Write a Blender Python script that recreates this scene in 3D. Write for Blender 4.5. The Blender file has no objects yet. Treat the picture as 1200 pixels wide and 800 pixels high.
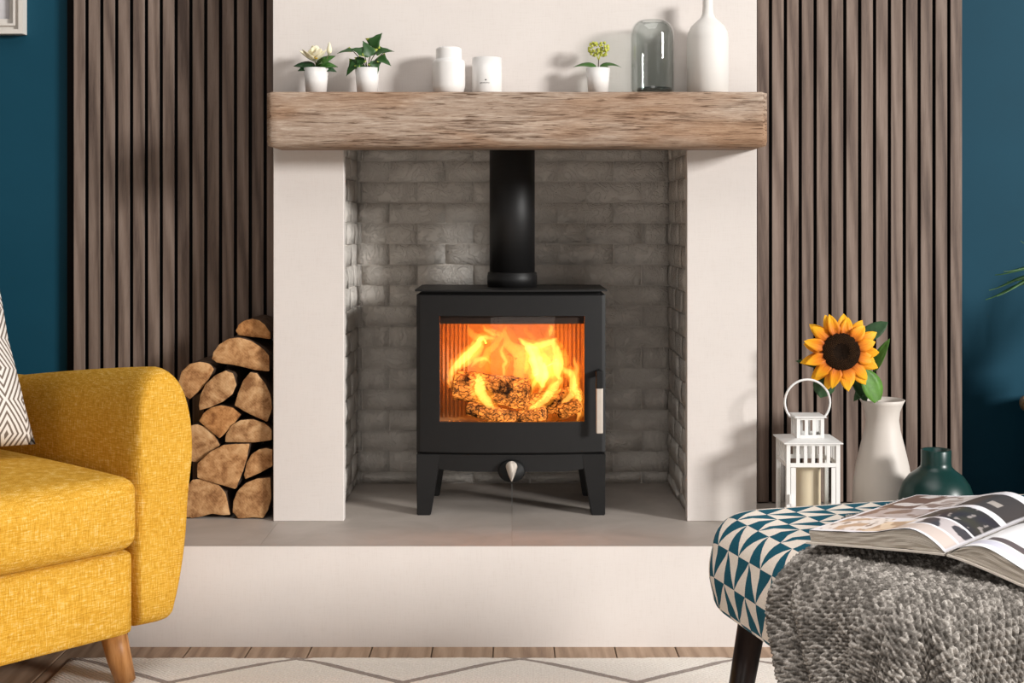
import bpy, bmesh, math, random
import numpy as np
from mathutils import Vector, Matrix, noise as mnoise

R = math.radians
PI = math.pi
rnd = random.Random(7)
scene = bpy.context.scene
COL = scene.collection

# ------------------------------------------------------------------ camera
F, VX, VY, ZC = 1600.0, 600.0, 262.0, 0.978
cam = bpy.data.cameras.new('camera')
cam.sensor_width = 36.0
cam.lens = 36.0 * F / 1200.0
cam.shift_y = -(400 - VY) / 1200.0
cam.clip_start = 0.05
cam_o = bpy.data.objects.new('camera', cam)
cam_o.location = (0, 0, ZC)
cam_o.rotation_euler = (R(90), 0, 0)
COL.objects.link(cam_o)
scene.camera = cam_o

# ------------------------------------------------------------------ world, lights, exposure
w = bpy.data.worlds.new('world')
scene.world = w
w.use_nodes = True
w.node_tree.nodes['Background'].inputs[0].default_value = (1.0, 0.955, 0.92, 1)
w.node_tree.nodes['Background'].inputs[1].default_value = 0.085


def area(name, loc, target, size, power, col, size_y=None):
    l = bpy.data.lights.new(name, 'AREA')
    l.energy = power
    l.color = col
    l.size = size
    if size_y:
        l.shape = 'RECTANGLE'
        l.size_y = size_y
    o = bpy.data.objects.new(name, l)
    o.location = loc
    o.rotation_euler = (Vector(target) - Vector(loc)).to_track_quat('-Z', 'Y').to_euler()
    COL.objects.link(o)
    return o


area('key_window_light', (8.0, -2.9, 3.4), (0.2, 3.5, 0.9), 1.7, 1230, (1.0, 0.985, 0.96))
area('left_fill_light', (-3.4, -1.2, 1.5), (0.6, 2.6, 0.4), 1.8, 14, (1.0, 0.96, 0.92))  # added fill lamp for surfaces facing left, no actual window
area('overhead_fill_light', (0.0, 1.8, 3.2), (0.0, 1.8001, 0.0), 2.0, 32, (1.0, 0.965, 0.93))  # added overhead fill that lifts rug and hearth front, not a fitted lamp
dl = area('foreground_fill_light', (0.1, 1.35, 2.4), (0.1, 1.3501, 0.0), 0.9, 13, (1.0, 0.965, 0.93))  # added narrow-spread lamp to brighten rug, footstool and chair
dl.data.spread = R(96)
area('front_fill_light', (0.2, -0.6, 0.7), (0.1, 3.1, 0.2), 1.2, 12, (1.0, 0.95, 0.90))  # added low fill lamp brightening the niche and hearth front

vs = scene.view_settings
vs.view_transform = 'Standard'
vs.look = 'None'
vs.gamma = 1.0
vs.use_curve_mapping = False
vs.exposure = 0.0
scene.cycles.transparent_max_bounces = 64
scene.cycles.max_bounces = 10


# ------------------------------------------------------------------ helpers: coordinates, nodes, meshes
def PX(px, py, D):
    return Vector(((px - VX) * D / F, D, ZC - (py - VY) * D / F))


def nd(nt, typ, ins=None, **at):
    n = nt.nodes.new(typ)
    for k, v in at.items():
        setattr(n, k, v)
    for k, v in (ins or {}).items():
        s = n.inputs[k]
        if isinstance(v, bpy.types.NodeSocket):
            nt.links.new(v, s)
        else:
            if isinstance(v, (tuple, list)) and len(v) == 3 and s.type == 'RGBA':
                v = (*v, 1)
            s.default_value = v
    return n


def ramp(nt, fac, stops, interp='LINEAR'):
    n = nt.nodes.new('ShaderNodeValToRGB')
    nt.links.new(fac, n.inputs[0])
    cr = n.color_ramp
    cr.interpolation = interp
    while len(cr.elements) < len(stops):
        cr.elements.new(0.5)
    for e, (p, c) in zip(cr.elements, stops):
        e.position = p
        e.color = (*c, 1) if len(c) == 3 else c
    return n.outputs[0]


def mth(nt, op, a, b=None, c=None, clamp=False):
    n = nt.nodes.new('ShaderNodeMath')
    n.operation = op
    n.use_clamp = clamp
    for i, v in enumerate((a, b, c)):
        if v is None:
            continue
        if isinstance(v, bpy.types.NodeSocket):
            nt.links.new(v, n.inputs[i])
        else:
            n.inputs[i].default_value = v
    return n.outputs[0]


def mixc(nt, fac, a, b, blend='MIX'):
    n = nt.nodes.new('ShaderNodeMix')
    n.data_type = 'RGBA'
    n.blend_type = blend
    for i, v in ((0, fac), (6, a), (7, b)):
        if isinstance(v, bpy.types.NodeSocket):
            nt.links.new(v, n.inputs[i])
        else:
            if isinstance(v, (tuple, list)) and len(v) == 3:
                v = (*v, 1)
            n.inputs[i].default_value = v
    return n.outputs[2]


def mk(name, rough=0.6, spec=0.4, metal=0.0, col=None):
    m = bpy.data.materials.new(name)
    m.use_nodes = True
    nt = m.node_tree
    b = nt.nodes['Principled BSDF']
    b.inputs['Roughness'].default_value = rough
    b.inputs['Specular IOR Level'].default_value = spec
    b.inputs['Metallic'].default_value = metal
    if col:
        b.inputs['Base Color'].default_value = (*col, 1)
    return m, nt, b


def coords(nt, kind='Object', scale=(1, 1, 1), rand=0.0):
    tc = nd(nt, 'ShaderNodeTexCoord')
    v = tc.outputs[kind]
    if rand:
        oi = nd(nt, 'ShaderNodeObjectInfo')
        off = mth(nt, 'MULTIPLY', oi.outputs['Random'], rand)
        cb = nd(nt, 'ShaderNodeCombineXYZ', {0: off, 1: off, 2: off})
        v = nd(nt, 'ShaderNodeVectorMath', {0: v, 1: cb.outputs[0]}, operation='ADD').outputs[0]
    mp = nd(nt, 'ShaderNodeMapping', {'Vector': v, 'Scale': scale})
    return mp.outputs[0]


def noise(nt, vec, scale, detail=4, rough=0.6, dist=0.0):
    return nd(nt, 'ShaderNodeTexNoise', {'Vector': vec, 'Scale': scale, 'Detail': detail, 'Roughness': rough, 'Distortion': dist}).outputs[0]


def bump(nt, b, h, strength, dist=0.002):
    n = nd(nt, 'ShaderNodeBump', {'Height': h, 'Strength': strength, 'Distance': dist})
    nt.links.new(n.outputs[0], b.inputs['Normal'])


def plain(name, col, rough=0.6, spec=0.4, var=0.06, nscale=8, bs=0.0, bscale=200, metal=0.0):
    m, nt, b = mk(name, rough, spec, metal)
    v = coords(nt)
    f = noise(nt, v, nscale)
    lo = tuple(c * (1 - var) for c in col)
    hi = tuple(min(1, c * (1 + var)) for c in col)
    nt.links.new(ramp(nt, f, [(0.3, lo), (0.7, hi)]), b.inputs['Base Color'])
    if bs:
        bump(nt, b, noise(nt, v, bscale, 3), bs)
    return m


def wood(name, dark, mid, light, stretch, scale=6, rough=0.6, bs=0.25, rand=9.0, spec=0.3):
    m, nt, b = mk(name, rough, spec)
    v = coords(nt, 'Object', stretch, rand)
    n1 = noise(nt, v, scale, 6, 0.62, 1.2)
    n2 = noise(nt, v, scale * 9, 4, 0.7, 0.2)
    wv = nd(nt, 'ShaderNodeTexWave', {'Vector': v, 'Scale': scale * 0.45, 'Distortion': 7.0, 'Detail': 3.0, 'Detail Scale': 1.2}, wave_type='BANDS', bands_direction='DIAGONAL').outputs['Fac']
    f = mth(nt, 'ADD', mth(nt, 'MULTIPLY', n1, 0.5), mth(nt, 'ADD', mth(nt, 'MULTIPLY', n2, 0.28), mth(nt, 'MULTIPLY', wv, 0.22)))
    oi = nd(nt, 'ShaderNodeObjectInfo')
    f = mth(nt, 'ADD', f, mth(nt, 'MULTIPLY_ADD', oi.outputs['Random'], 0.12, -0.06))
    nt.links.new(ramp(nt, f, [(0.28, dark), (0.5, mid), (0.72, light)]), b.inputs['Base Color'])
    bump(nt, b, f, bs, 0.003)
    return m


def make(name, verts, faces, mat, parent=None, smooth=False, centre=True, local=False):
    """One mesh object. Vertices come in world space (or the parent's space with local=True)."""
    me = bpy.data.meshes.new(name)
    vv = [Vector(v) for v in verts]
    c = Vector((0, 0, 0))
    if centre and vv:
        lo = Vector((min(v.x for v in vv), min(v.y for v in vv), min(v.z for v in vv)))
        hi = Vector((max(v.x for v in vv), max(v.y for v in vv), max(v.z for v in vv)))
        c = (lo + hi) / 2
        if parent is None:
            c.z = lo.z
    me.from_pydata([v - c for v in vv], [], faces)
    if smooth:
        me.polygons.foreach_set('use_smooth', [True] * len(me.polygons))
    me.update()
    if mat:
        me.materials.append(mat)
    o = bpy.data.objects.new(name, me)
    COL.objects.link(o)
    attach(o, parent, c, local)
    return o


def frame_of(p):
    m = p.matrix_basis.copy()
    if p.parent:
        m = frame_of(p.parent) @ m
    return m


def attach(o, parent, c, local=False):
    T = Matrix.Translation(c)
    if parent is not None:
        o.parent = parent
        if not local:
            T = frame_of(parent).inverted() @ T
    o.matrix_basis = T


def tag(o, label=None, cat=None, group=None, kind=None):
    if label:
        o['label'] = label
    if cat:
        o['category'] = cat
    if group:
        o['group'] = group
    if kind:
        o['kind'] = kind
    return o


def empty(name, loc, label=None, cat=None, group=None, rz=0.0, kind=None):
    o = bpy.data.objects.new(name, None)
    o.empty_display_size = 0.05
    o.matrix_basis = Matrix.Translation(loc) @ Matrix.Rotation(rz, 4, 'Z')
    COL.objects.link(o)
    return tag(o, label, cat, group, kind)


def from_bm(name, bm, mat, parent=None, smooth=False, local=False):
    bm.verts.ensure_lookup_table()
    bm.verts.index_update()
    v = [x.co.copy() for x in bm.verts]
    f = [[q.index for q in x.verts] for x in bm.faces]
    bm.free()
    return make(name, v, f, mat, parent, smooth, True, local)


def bm_box(x0, x1, y0, y1, z0, z1, bev=0.0, seg=2):
    bm = bmesh.new()
    bmesh.ops.create_cube(bm, size=1)
    for v in bm.verts:
        v.co = ((x0 + x1) / 2 + v.co.x * (x1 - x0), (y0 + y1) / 2 + v.co.y * (y1 - y0), (z0 + z1) / 2 + v.co.z * (z1 - z0))
    if bev:
        bmesh.ops.bevel(bm, geom=bm.edges[:], offset=bev, segments=seg, profile=0.5, affect='EDGES')
    return bm


def box(name, x0, x1, y0, y1, z0, z1, mat, parent=None, bev=0.0, seg=2, local=False, smooth=False):
    return from_bm(name, bm_box(x0, x1, y0, y1, z0, z1, bev, seg), mat, parent, smooth, local)


def lathe_data(prof, c, seg=32):
    vs_, fs = [], []
    n = len(prof)
    for i in range(seg):
        a = 2 * PI * i / seg
        for r, z in prof:
            vs_.append((c[0] + r * math.cos(a), c[1] + r * math.sin(a), c[2] + z))
    for i in range(seg):
        j = (i + 1) % seg
        for k in range(n - 1):
            fs.append((i * n + k, j * n + k, j * n + k + 1, i * n + k + 1))
    fs.append([i * n for i in range(seg)][::-1])
    fs.append([i * n + n - 1 for i in range(seg)])
    return vs_, fs


def lathe(name, prof, c, mat, parent=None, seg=32, local=False):
    v, f = lathe_data(prof, c, seg)
    o = make(name, v, f, mat, parent, True, True, local)
    for p in o.data.polygons:
        if len(p.vertices) > 4:
            p.use_smooth = False
    return o


def crom(pts, n):
    """Catmull-Rom resampling of a list of tuples of any length"""
    P = [np.array(p, float) for p in pts]
    P = [2 * P[0] - P[1]] + P + [2 * P[-1] - P[-2]]
    out = []
    for i in range(1, len(P) - 2):
        for k in range(n):
            t = k / n
            a, b, c, d = P[i - 1], P[i], P[i + 1], P[i + 2]
            out.append(0.5 * ((2 * b) + (c - a) * t + (2 * a - 5 * b + 4 * c - d) * t * t + (3 * b - a - 3 * c + d) * t ** 3))
    out.append(P[-2])
    return out


def tube_data(pts, rad, seg=8, flat=1.0, closed=False):
    pts = [Vector(p) for p in pts]
    n = len(pts)
    vs_, fs = [], []
    up = Vector((0, 1, 0))
    for i, p in enumerate(pts):
        t = (pts[(i + 1) % n] - pts[i - 1]) if closed else (pts[min(i + 1, n - 1)] - pts[max(i - 1, 0)])
        t.normalize()
        a = up - t * up.dot(t)
        if a.length < 1e-3:
            a = Vector((1, 0, 0)) - t * t.x
        a.normalize()
        b = t.cross(a)
        r = rad[i] if isinstance(rad, (list, tuple)) else rad
        for k in range(seg):
            th = 2 * PI * k / seg
            vs_.append(p + a * (math.cos(th) * r * flat) + b * (math.sin(th) * r))
    m = n if closed else n - 1
    for i in range(m):
        j = (i + 1) % n
        for k in range(seg):
            l = (k + 1) % seg
            fs.append((i * seg + k, i * seg + l, j * seg + l, j * seg + k))
    if not closed:
        fs.append(list(range(seg))[::-1])
        fs.append([(n - 1) * seg + k for k in range(seg)])
    return vs_, fs


def tube(name, pts, rad, mat, parent=None, seg=8, flat=1.0, closed=False, local=False):
    v, f = tube_data(pts, rad, seg, flat, closed)
    return make(name, v, f, mat, parent, True, True, local)


def prism_data(outline, y0, y1):
    n = len(outline)
    v = [(x, y0, z) for x, z in outline] + [(x, y1, z) for x, z in outline]
    f = [list(range(n)), list(range(n, 2 * n))[::-1]]
    for i in range(n):
        j = (i + 1) % n
        f.append((i, i + n, j + n, j))
    return v, f


def link_copy(src, parent, mat4, name=None):
    c = src.copy()
    if name:
        c.name = name
    COL.objects.link(c)
    c.parent = parent
    c.matrix_basis = mat4
    return c


def sheet(name, pts_fn, nu, nv, mat, parent, mats=None, matrix=None, smooth=True):
    """open grid sheet from a function (u,v in 0..1)"""
    v = [pts_fn(i / nu, j / nv) for j in range(nv + 1) for i in range(nu + 1)]
    f = [(j * (nu + 1) + i, j * (nu + 1) + i + 1, (j + 1) * (nu + 1) + i + 1, (j + 1) * (nu + 1) + i) for j in range(nv) for i in range(nu)]
    return make(name, v, f, mat, parent, smooth, False, True)


def leaf_verts(L, W, bend=0.3, fold=0.25, n=7, shape=None, tip=1.0):
    """leaf along +Y from the origin, facing +Z, bending down (-Z) towards the tip; has a little thickness"""
    vs_, fs = [], []
    for side in (0, 1):
        for i in range(n + 1):
            t = i / n
            wd = W * (math.sin(PI * t ** 0.75) ** 0.8 if shape is None else shape(t)) * 0.5
            if i == n:
                wd = W * 0.01
            ang = bend * t
            y = L * t * math.cos(ang * 0.6)
            z = -L * t * math.sin(ang * 0.8)
            for s in (-1, -0.5, 0, 0.5, 1):
                vs_.append((s * wd, y, z + abs(s) * wd * fold - side * (0.0006 + 0.01 * W * (1 - abs(s)))))
    m = 5 * (n + 1)
    for i in range(n):
        for k in range(4):
            a = i * 5 + k
            fs.append((a, a + 1, a + 6, a + 5))
            fs.append((m + a, m + a + 5, m + a + 6, m + a + 1))
        fs.append((i * 5, i * 5 + 5, m + i * 5 + 5, m + i * 5))
        fs.append((i * 5 + 4, m + i * 5 + 4, m + i * 5 + 9, i * 5 + 9))
    return vs_, fs


def aim(origin, direction, facing):
    """matrix with +Y along direction and +Z as near as possible to facing"""
    y = Vector(direction).normalized()
    z = Vector(facing) - y * Vector(facing).dot(y)
    z.normalize()
    x = y.cross(z)
    m = Matrix((x, y, z)).transposed().to_4x4()
    return Matrix.Translation(origin) @ m


def leaf(name, L, W, origin, direction, facing, mat, parent, **kw):
    v, f = leaf_verts(L, W, **kw)
    o = make(name, v, f, mat, None, True, False)
    o.parent = parent
    o.matrix_basis = frame_of(parent).inverted() @ aim(Vector(origin), direction, facing)
    return o


# ------------------------------------------------------------------ materials
def plaster_mat():
    m, nt, b = mk('warm_white_plaster', 0.75, 0.25)
    v = coords(nt)
    f = noise(nt, v, 3.0, 5)
    wx = noise(nt, coords(nt, 'Object', (500, 500, 30)), 1.0, 2)
    wz = noise(nt, coords(nt, 'Object', (30, 30, 500)), 1.0, 2)
    wv = mth(nt, 'ADD', wx, wz)
    c = ramp(nt, f, [(0.3, (0.655, 0.597, 0.56)), (0.7, (0.70, 0.642, 0.603))])
    nt.links.new(mixc(nt, 0.06, c, ramp(nt, wv, [(0.7, (0.5, 0.45, 0.4)), (1.2, (1, 1, 1))])), b.inputs['Base Color'])
    bump(nt, b, wv, 0.08, 0.001)
    return m


PLASTER = plaster_mat()
BLUE = plain('teal_blue_wall_paint', (0.006, 0.056, 0.092), 0.6, 0.18, 0.06, 3, 0.08, 350)
BLACKFELT = plain('black_felt_backing', (0.008, 0.007, 0.007), 0.9, 0.1)
WALNUT = wood('walnut_slat', (0.075, 0.050, 0.040), (0.165, 0.117, 0.093), (0.255, 0.190, 0.155), (9, 9, 0.55), 4.0, 0.55, 0.12)
BEAM = None
BRICK = None
STOVE = plain('matt_black_steel', (0.0075, 0.007, 0.007), 0.5, 0.33, 0.1, 60, 0.12, 900)
STOVE_DK = plain('black_cast_iron', (0.006, 0.006, 0.006), 0.6, 0.3)
STEEL = plain('brushed_steel', (0.62, 0.55, 0.48), 0.42, 0.5, 0.05, 60, metal=0.45)
WHITE_CER = plain('white_glazed_ceramic', (0.78, 0.755, 0.73), 0.28, 0.5, 0.02)
WHITE_MATT = plain('matt_white_ceramic', (0.76, 0.73, 0.695), 0.55, 0.4, 0.02)
VASE_MATT = plain('bone_ceramic', (0.66, 0.60, 0.545), 0.5, 0.4, 0.03)
WHITE_PAINT = plain('white_powder_coat', (0.80, 0.79, 0.77), 0.42, 0.5, 0.02)
GREEN_CER = plain('dark_green_satin_ceramic', (0.004, 0.034, 0.030), 0.33, 0.5, 0.08)
SOIL = plain('dark_soil', (0.03, 0.02, 0.014), 0.9, 0.2, 0.4, 200)
WAX = plain('ivory_wax', (0.82, 0.70, 0.50), 0.5, 0.4, 0.03)
INK = plain('dark_print', (0.05, 0.045, 0.04), 0.6, 0.3)


def beam_mat():
    m, nt, b = mk('weathered_oak_beam', 0.72, 0.25)
    v = coords(nt, 'Object', (1.3, 13, 17))
    n1 = noise(nt, v, 3.4, 9, 0.66, 1.0)
    n2 = noise(nt, coords(nt, 'Object', (9, 110, 150)), 3.0, 5, 0.75, 0.4)
    n3 = noise(nt, coords(nt, 'Object', (1.2, 2, 5)), 2.2, 3, 0.5, 0.5)
    f = mth(nt, 'ADD', mth(nt, 'MULTIPLY', n1, 0.5), mth(nt, 'MULTIPLY', n2, 0.5))
    c = ramp(nt, f, [(0.34, (0.17, 0.105, 0.07)), (0.43, (0.31, 0.215, 0.155)), (0.52, (0.42, 0.315, 0.24)), (0.62, (0.56, 0.455, 0.37))])
    tan = ramp(nt, n3, [(0.42, (1, 1, 1)), (0.66, (0.86, 0.71, 0.58))])
    n4 = noise(nt, coords(nt, 'Object', (13, 190, 300)), 1.0, 4, 0.6, 0.8)
    n5 = noise(nt, coords(nt, 'Object', (2.5, 5, 14)), 1.6, 3, 0.6, 0.4)
    gap = mth(nt, 'ADD', n4, mth(nt, 'MULTIPLY', mth(nt, 'SUBTRACT', n5, 0.5), 0.45))
    fiss = ramp(nt, gap, [(0.35, (0.30, 0.24, 0.20)), (0.45, (1, 1, 1))])
    c = mixc(nt, 1.0, c, fiss, 'MULTIPLY')
    nt.links.new(mixc(nt, 1.0, c, tan, 'MULTIPLY'), b.inputs['Base Color'])
    crack = ramp(nt, f, [(0.32, (0, 0, 0)), (0.42, (1, 1, 1))])
    bump(nt, b, mth(nt, 'ADD', crack, mth(nt, 'MULTIPLY', f, 1.5)), 0.6, 0.004)
    return m


def brick_mat():
    m, nt, b = mk('white_painted_brick', 0.72, 0.3)
    v = coords(nt, 'Object', (1, 1, 1), 7.0)
    f = noise(nt, v, 12, 4)
    nt.links.new(ramp(nt, f, [(0.3, (0.61, 0.565, 0.515)), (0.7, (0.73, 0.685, 0.63))]), b.inputs['Base Color'])
    h1 = noise(nt, v, 26, 6, 0.55, 1.5)
    h2 = noise(nt, v, 110, 4, 0.6)
    ridge = mth(nt, 'ABSOLUTE', mth(nt, 'SUBTRACT', h1, 0.5))
    h = mth(nt, 'ADD', mth(nt, 'MULTIPLY', mth(nt, 'MINIMUM', ridge, 0.07), 6.0), mth(nt, 'MULTIPLY', h2, 0.35))
    bump(nt, b, h, 0.75, 0.006)
    return m


BEAM = beam_mat()
BRICK = brick_mat()


def tile_mat():
    m, nt, b = mk('grey_stone_tile', 0.5, 0.4)
    v = coords(nt, 'Object', (1, 1, 1), 5.0)
    f = noise(nt, v, 5, 6, 0.6, 0.6)
    nt.links.new(ramp(nt, f, [(0.3, (0.345, 0.30, 0.265)), (0.7, (0.45, 0.40, 0.36))]), b.inputs['Base Color'])
    bump(nt, b, noise(nt, v, 150, 3), 0.05)
    return m


TILE = tile_mat()
OAKFLOOR = wood('oak_floor', (0.20, 0.12, 0.075), (0.33, 0.22, 0.145), (0.43, 0.30, 0.21), (12, 0.8, 12), 3.0, 0.45, 0.1)


def glass_mat(name, tint, gloss=0.06, rough=0.02):
    m = bpy.data.materials.new(name)
    m.use_nodes = True
    nt = m.node_tree
    nt.nodes.clear()
    out = nd(nt, 'ShaderNodeOutputMaterial')
    tr = nd(nt, 'ShaderNodeBsdfTransparent', {'Color': tint})
    gl = nd(nt, 'ShaderNodeBsdfGlossy', {'Roughness': rough})
    fr = nd(nt, 'ShaderNodeFresnel', {'IOR': 1.45})
    bf = nd(nt, 'ShaderNodeNewGeometry').outputs['Backfacing']
    fac = mth(nt, 'MULTIPLY', mth(nt, 'MULTIPLY', fr.outputs[0], mth(nt, 'SUBTRACT', 1.0, bf)), gloss, clamp=True)
    mx = nd(nt, 'ShaderNodeMixShader', {0: fac, 1: tr.outputs[0], 2: gl.outputs[0]})
    nt.links.new(mx.outputs[0], out.inputs['Surface'])
    return m


GLASS = glass_mat('clear_glass', (0.965, 0.965, 0.96), 1.0)
SMOKE = glass_mat('smoke_grey_glass', (0.88, 0.90, 0.895), 1.8)
STOVEGLASS = glass_mat('stove_glass', (0.97, 0.95, 0.93), 0.5)

# ------------------------------------------------------------------ setting: levels
D_PIER, D_SLAT, D_WALL, D_BACK, D_HEARTH = 3.419, 3.636, 3.678, 3.922, 3.156
Z_H = 0.233                      # hearth top
XL, XR = -0.598, 0.613           # chimney breast
OL, OR_ = -0.421, 0.438          # opening between the front boards
NL, NR = -0.449, 0.4534          # brick niche
Z_TOP = 2.5

o = box('floor', -3.0, 3.4, -1.5, 4.15, -0.08, -0.012, plain('subfloor', (0.2, 0.15, 0.1)))
tag(o, 'oak board floor in front of the hearth', None, None, 'structure')
floor_o = o
bw = 0.14
pl_me = None
for i in range(20):
    x0 = -1.583 + i * bw
    for (y0, y1) in ((0.3, 2.0 + 0.5 * ((i * 7) % 3)), (2.0 + 0.5 * ((i * 7) % 3), 3.67)):
        box('floor_board', x0 + 0.0012, x0 + bw - 0.0012, y0 + 0.0012, y1 - 0.0012, -0.012, 0.0, OAKFLOOR, floor_o, 0.0015, 1)

o = box('wall_back', -3.0, 3.2, D_WALL, D_WALL + 0.1, -0.08, Z_TOP, BLUE)
# leave the chimney void behind the brick niche: the blue wall is in two pieces either side
bpy.data.objects.remove(o)
o = box('wall_back_left', -3.0, XL + 0.05, D_WALL, D_WALL + 0.1, -0.08, Z_TOP, BLUE)
tag(o, 'dark teal blue wall left of the fireplace', None, None, 'structure')
o = box('wall_back_right', XR - 0.05, 1.2, D_WALL, 4.05, -0.08, Z_TOP, BLUE)
tag(o, 'wall carrying the slatted panel right of the fireplace', None, None, 'structure')
o = box('wall_alcove_right', 1.2, 3.4, 4.05, 4.15, -0.08, Z_TOP, BLUE)
tag(o, 'dark teal blue alcove wall right of the slatted panel', None, None, 'structure')

# chimney breast: front boards, jambs and the wall above
def breast(name, boxes, label):
    bm = bmesh.new()
    for b_ in boxes:
        t = bm_box(*b_, bev=0.0015, seg=1)
        me = bpy.data.meshes.new('t')
        t.to_mesh(me)
        t.free()
        bm.from_mesh(me)
        bpy.data.meshes.remove(me)
    return tag(from_bm(name, bm, PLASTER), label, None, None, 'structure')


breast('wall_pier_left', [(XL, OL, D_PIER, D_PIER + 0.03, Z_H, 1.20), (XL, NL - 0.012, D_PIER + 0.03, D_BACK + 0.05, Z_H, 1.20)], 'cream plastered pier left of the stove')
breast('wall_pier_right', [(OR_, XR, D_PIER, D_PIER + 0.03, Z_H, 1.20), (NR + 0.012, XR, D_PIER + 0.03, D_BACK + 0.05, Z_H, 1.20)], 'cream plastered pier right of the stove')
o = box('wall_chimney_front', XL, XR, D_PIER, D_BACK + 0.05, 1.2005, Z_TOP, PLASTER)
tag(o, 'cream chimney breast wall above the mantel', None, None, 'structure')

# brick niche
MORTAR = BRICK


def brick_meshes(n, bl, bh, th):
    out = []
    for k in range(n):
        bm = bmesh.new()
        nx, nz = 4, 2
        r = random.Random(100 + k)
        fr = {}
        c = 0.0022
        for j in range(nz + 1):
            for i in range(nx + 1):
                x = -bl / 2 + bl * i / nx
                z = -bh / 2 + bh * j / nz
                edge = i in (0, nx) or j in (0, nz)
                x += r.uniform(-0.0016, 0.0016)
                z += r.uniform(-0.0016, 0.0016)
                if i == 0: x += c
                if i == nx: x -= c
                if j == 0: z += c * 0.8
                if j == nz: z -= c * 0.8
                y = -th + r.uniform(-0.0018, 0.0018) + (0.0022 if edge else 0)
                fr[i, j] = bm.verts.new((x, y, z))
        for j in range(nz):
            for i in range(nx):
                bm.faces.new((fr[i, j], fr[i + 1, j], fr[i + 1, j + 1], fr[i, j + 1]))
        loop = [(i, 0) for i in range(nx)] + [(nx, j) for j in range(nz)] + [(i, nz) for i in range(nx, 0, -1)] + [(0, j) for j in range(nz, 0, -1)]
        bk = []
        for (i, j) in loop:
            bk.append(bm.verts.new((-bl / 2 + bl * i / nx, 0.003, -bh / 2 + bh * j / nz)))
        L = len(loop)
        for q in range(L):
            a, b_ = fr[loop[q]], fr[loop[(q + 1) % L]]
            bm.faces.new((b_, a, bk[q], bk[(q + 1) % L]))
        me = bpy.data.meshes.new('brick')
        bm.to_mesh(me)
        bm.free()
        me.polygons.foreach_set('use_smooth', [True] * len(me.polygons))
        me.materials.append(BRICK)
        out.append(me)
    return out


BL, BH, TH = 65.6 / 408, 24.27 / 408, 0.0080
B_FULL = brick_meshes(14, BL - 0.0008, BH - 0.0006, TH)
zc0 = ZC - (188.7 - 262) / 408      # z of one course line
wb = box('wall_niche_back', NL - 0.02, NR + 0.02, D_BACK, D_BACK + 0.05, Z_H, 1.26, BRICK)
tag(wb, 'white painted brick back wall of the stove niche', None, None, 'structure')
wl = box('wall_niche_left', NL - 0.011, NL, D_PIER + 0.03, D_BACK, Z_H, 1.20, BRICK)
tag(wl, 'white painted brick left side of the stove niche', None, None, 'structure')
wr = box('wall_niche_right', NR, NR + 0.011, D_PIER + 0.03, D_BACK, Z_H, 1.20, BRICK)
tag(wr, 'white painted brick right side of the stove niche', None, None, 'structure')
o = box('ceiling_niche', OL - 0.02, OR_ + 0.012, D_PIER + 0.001, D_BACK + 0.05, 1.2003, 1.2004, BLACKFELT)
bpy.data.objects.remove(o)


def place_bricks(wall, a0, a1, j0, tf, wmap):
    """courses from the hearth to the top; a runs along the wall"""
    for c in range(-3, 18):
        z1 = zc0 + 0.0 - (c - 0) * BH
        z0 = z1 - BH
        if z1 < Z_H + 0.012 or z0 > 1.25:
            continue
        z0c, z1c = max(z0, Z_H + 0.001), min(z1, 1.198)
        if z1c - z0c < 0.012:
            continue
        x = j0 + (0.5 * BL if c % 2 else 0.0)
        x -= math.ceil((x - a0) / BL) * BL
        while x < a1 - 0.004:
            xa, xb = max(x, a0), min(x + BL, a1)
            if xb - xa > 0.010:
                me = rnd.choice(B_FULL)
                ob = bpy.data.objects.new('brick', me)
                COL.objects.link(ob)
                M = tf((xa + xb) / 2, (z0c + z1c) / 2) @ Matrix.Diagonal(((xb - xa) / BL * rnd.uniform(0.985, 1.0), rnd.uniform(0.7, 1.35), (z1c - z0c) / BH * rnd.uniform(0.97, 1.0), 1))
                ob.parent = wall
                ob.matrix_basis = frame_of(wall).inverted() @ M
            x += BL


place_bricks(wb, NL, NR, (456.7 - 600) / 408, lambda a, z: Matrix.Translation((a, D_BACK, z)) @ Matrix.Rotation(R(rnd.uniform(-0.5, 0.5)), 4, 'Y'), None)
place_bricks(wl, D_PIER + 0.035, D_BACK - 0.008, D_BACK, lambda a, z: Matrix.Translation((NL, a, z)) @ Matrix.Rotation(R(90), 4, 'Z'), None)
place_bricks(wr, D_PIER + 0.035, D_BACK - 0.008, D_BACK, lambda a, z: Matrix.Translation((NR, a, z)) @ Matrix.Rotation(R(-90), 4, 'Z'), None)

# ------------------------------------------------------------------ hearth
HX0, HX1 = -0.888, 1.24
he = empty('hearth', (0.1, 3.4, 0), 'raised hearth with grey stone tile top and cream front', 'hearth')
box('plinth', HX0, HX1, D_HEARTH + 0.003, 3.60, 0.0, Z_H - 0.0125, PLASTER, he, 0.002, 1)
box('front_panel', HX0, HX1, D_HEARTH, D_HEARTH + 0.0025, 0.0, Z_H - 0.0008, PLASTER, he)
box('tile_bed', HX0 + 0.004, HX1 - 0.004, D_HEARTH + 0.004, 3.60, Z_H - 0.0125, Z_H - 0.0008, plain('pale_grout', (0.36, 0.30, 0.25)), he)
for a, b_ in ((HX0, -0.584), (-0.584, 0.0), (0.0, 0.584), (0.584, HX1)):
    for y0, y1 in ((D_HEARTH + 0.003, D_WALL - 0.001),) if (b_ <= -0.58 or a >= 0.58) else ((D_HEARTH + 0.003, D_BACK),):
        box('tile', a + 0.0006, b_ - 0.0006, y0, y1, Z_H - 0.0007, Z_H, TILE, he)

# ------------------------------------------------------------------ slatted wall panels
SP, SW = 17.42 / 440, 13.6 / 440


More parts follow.
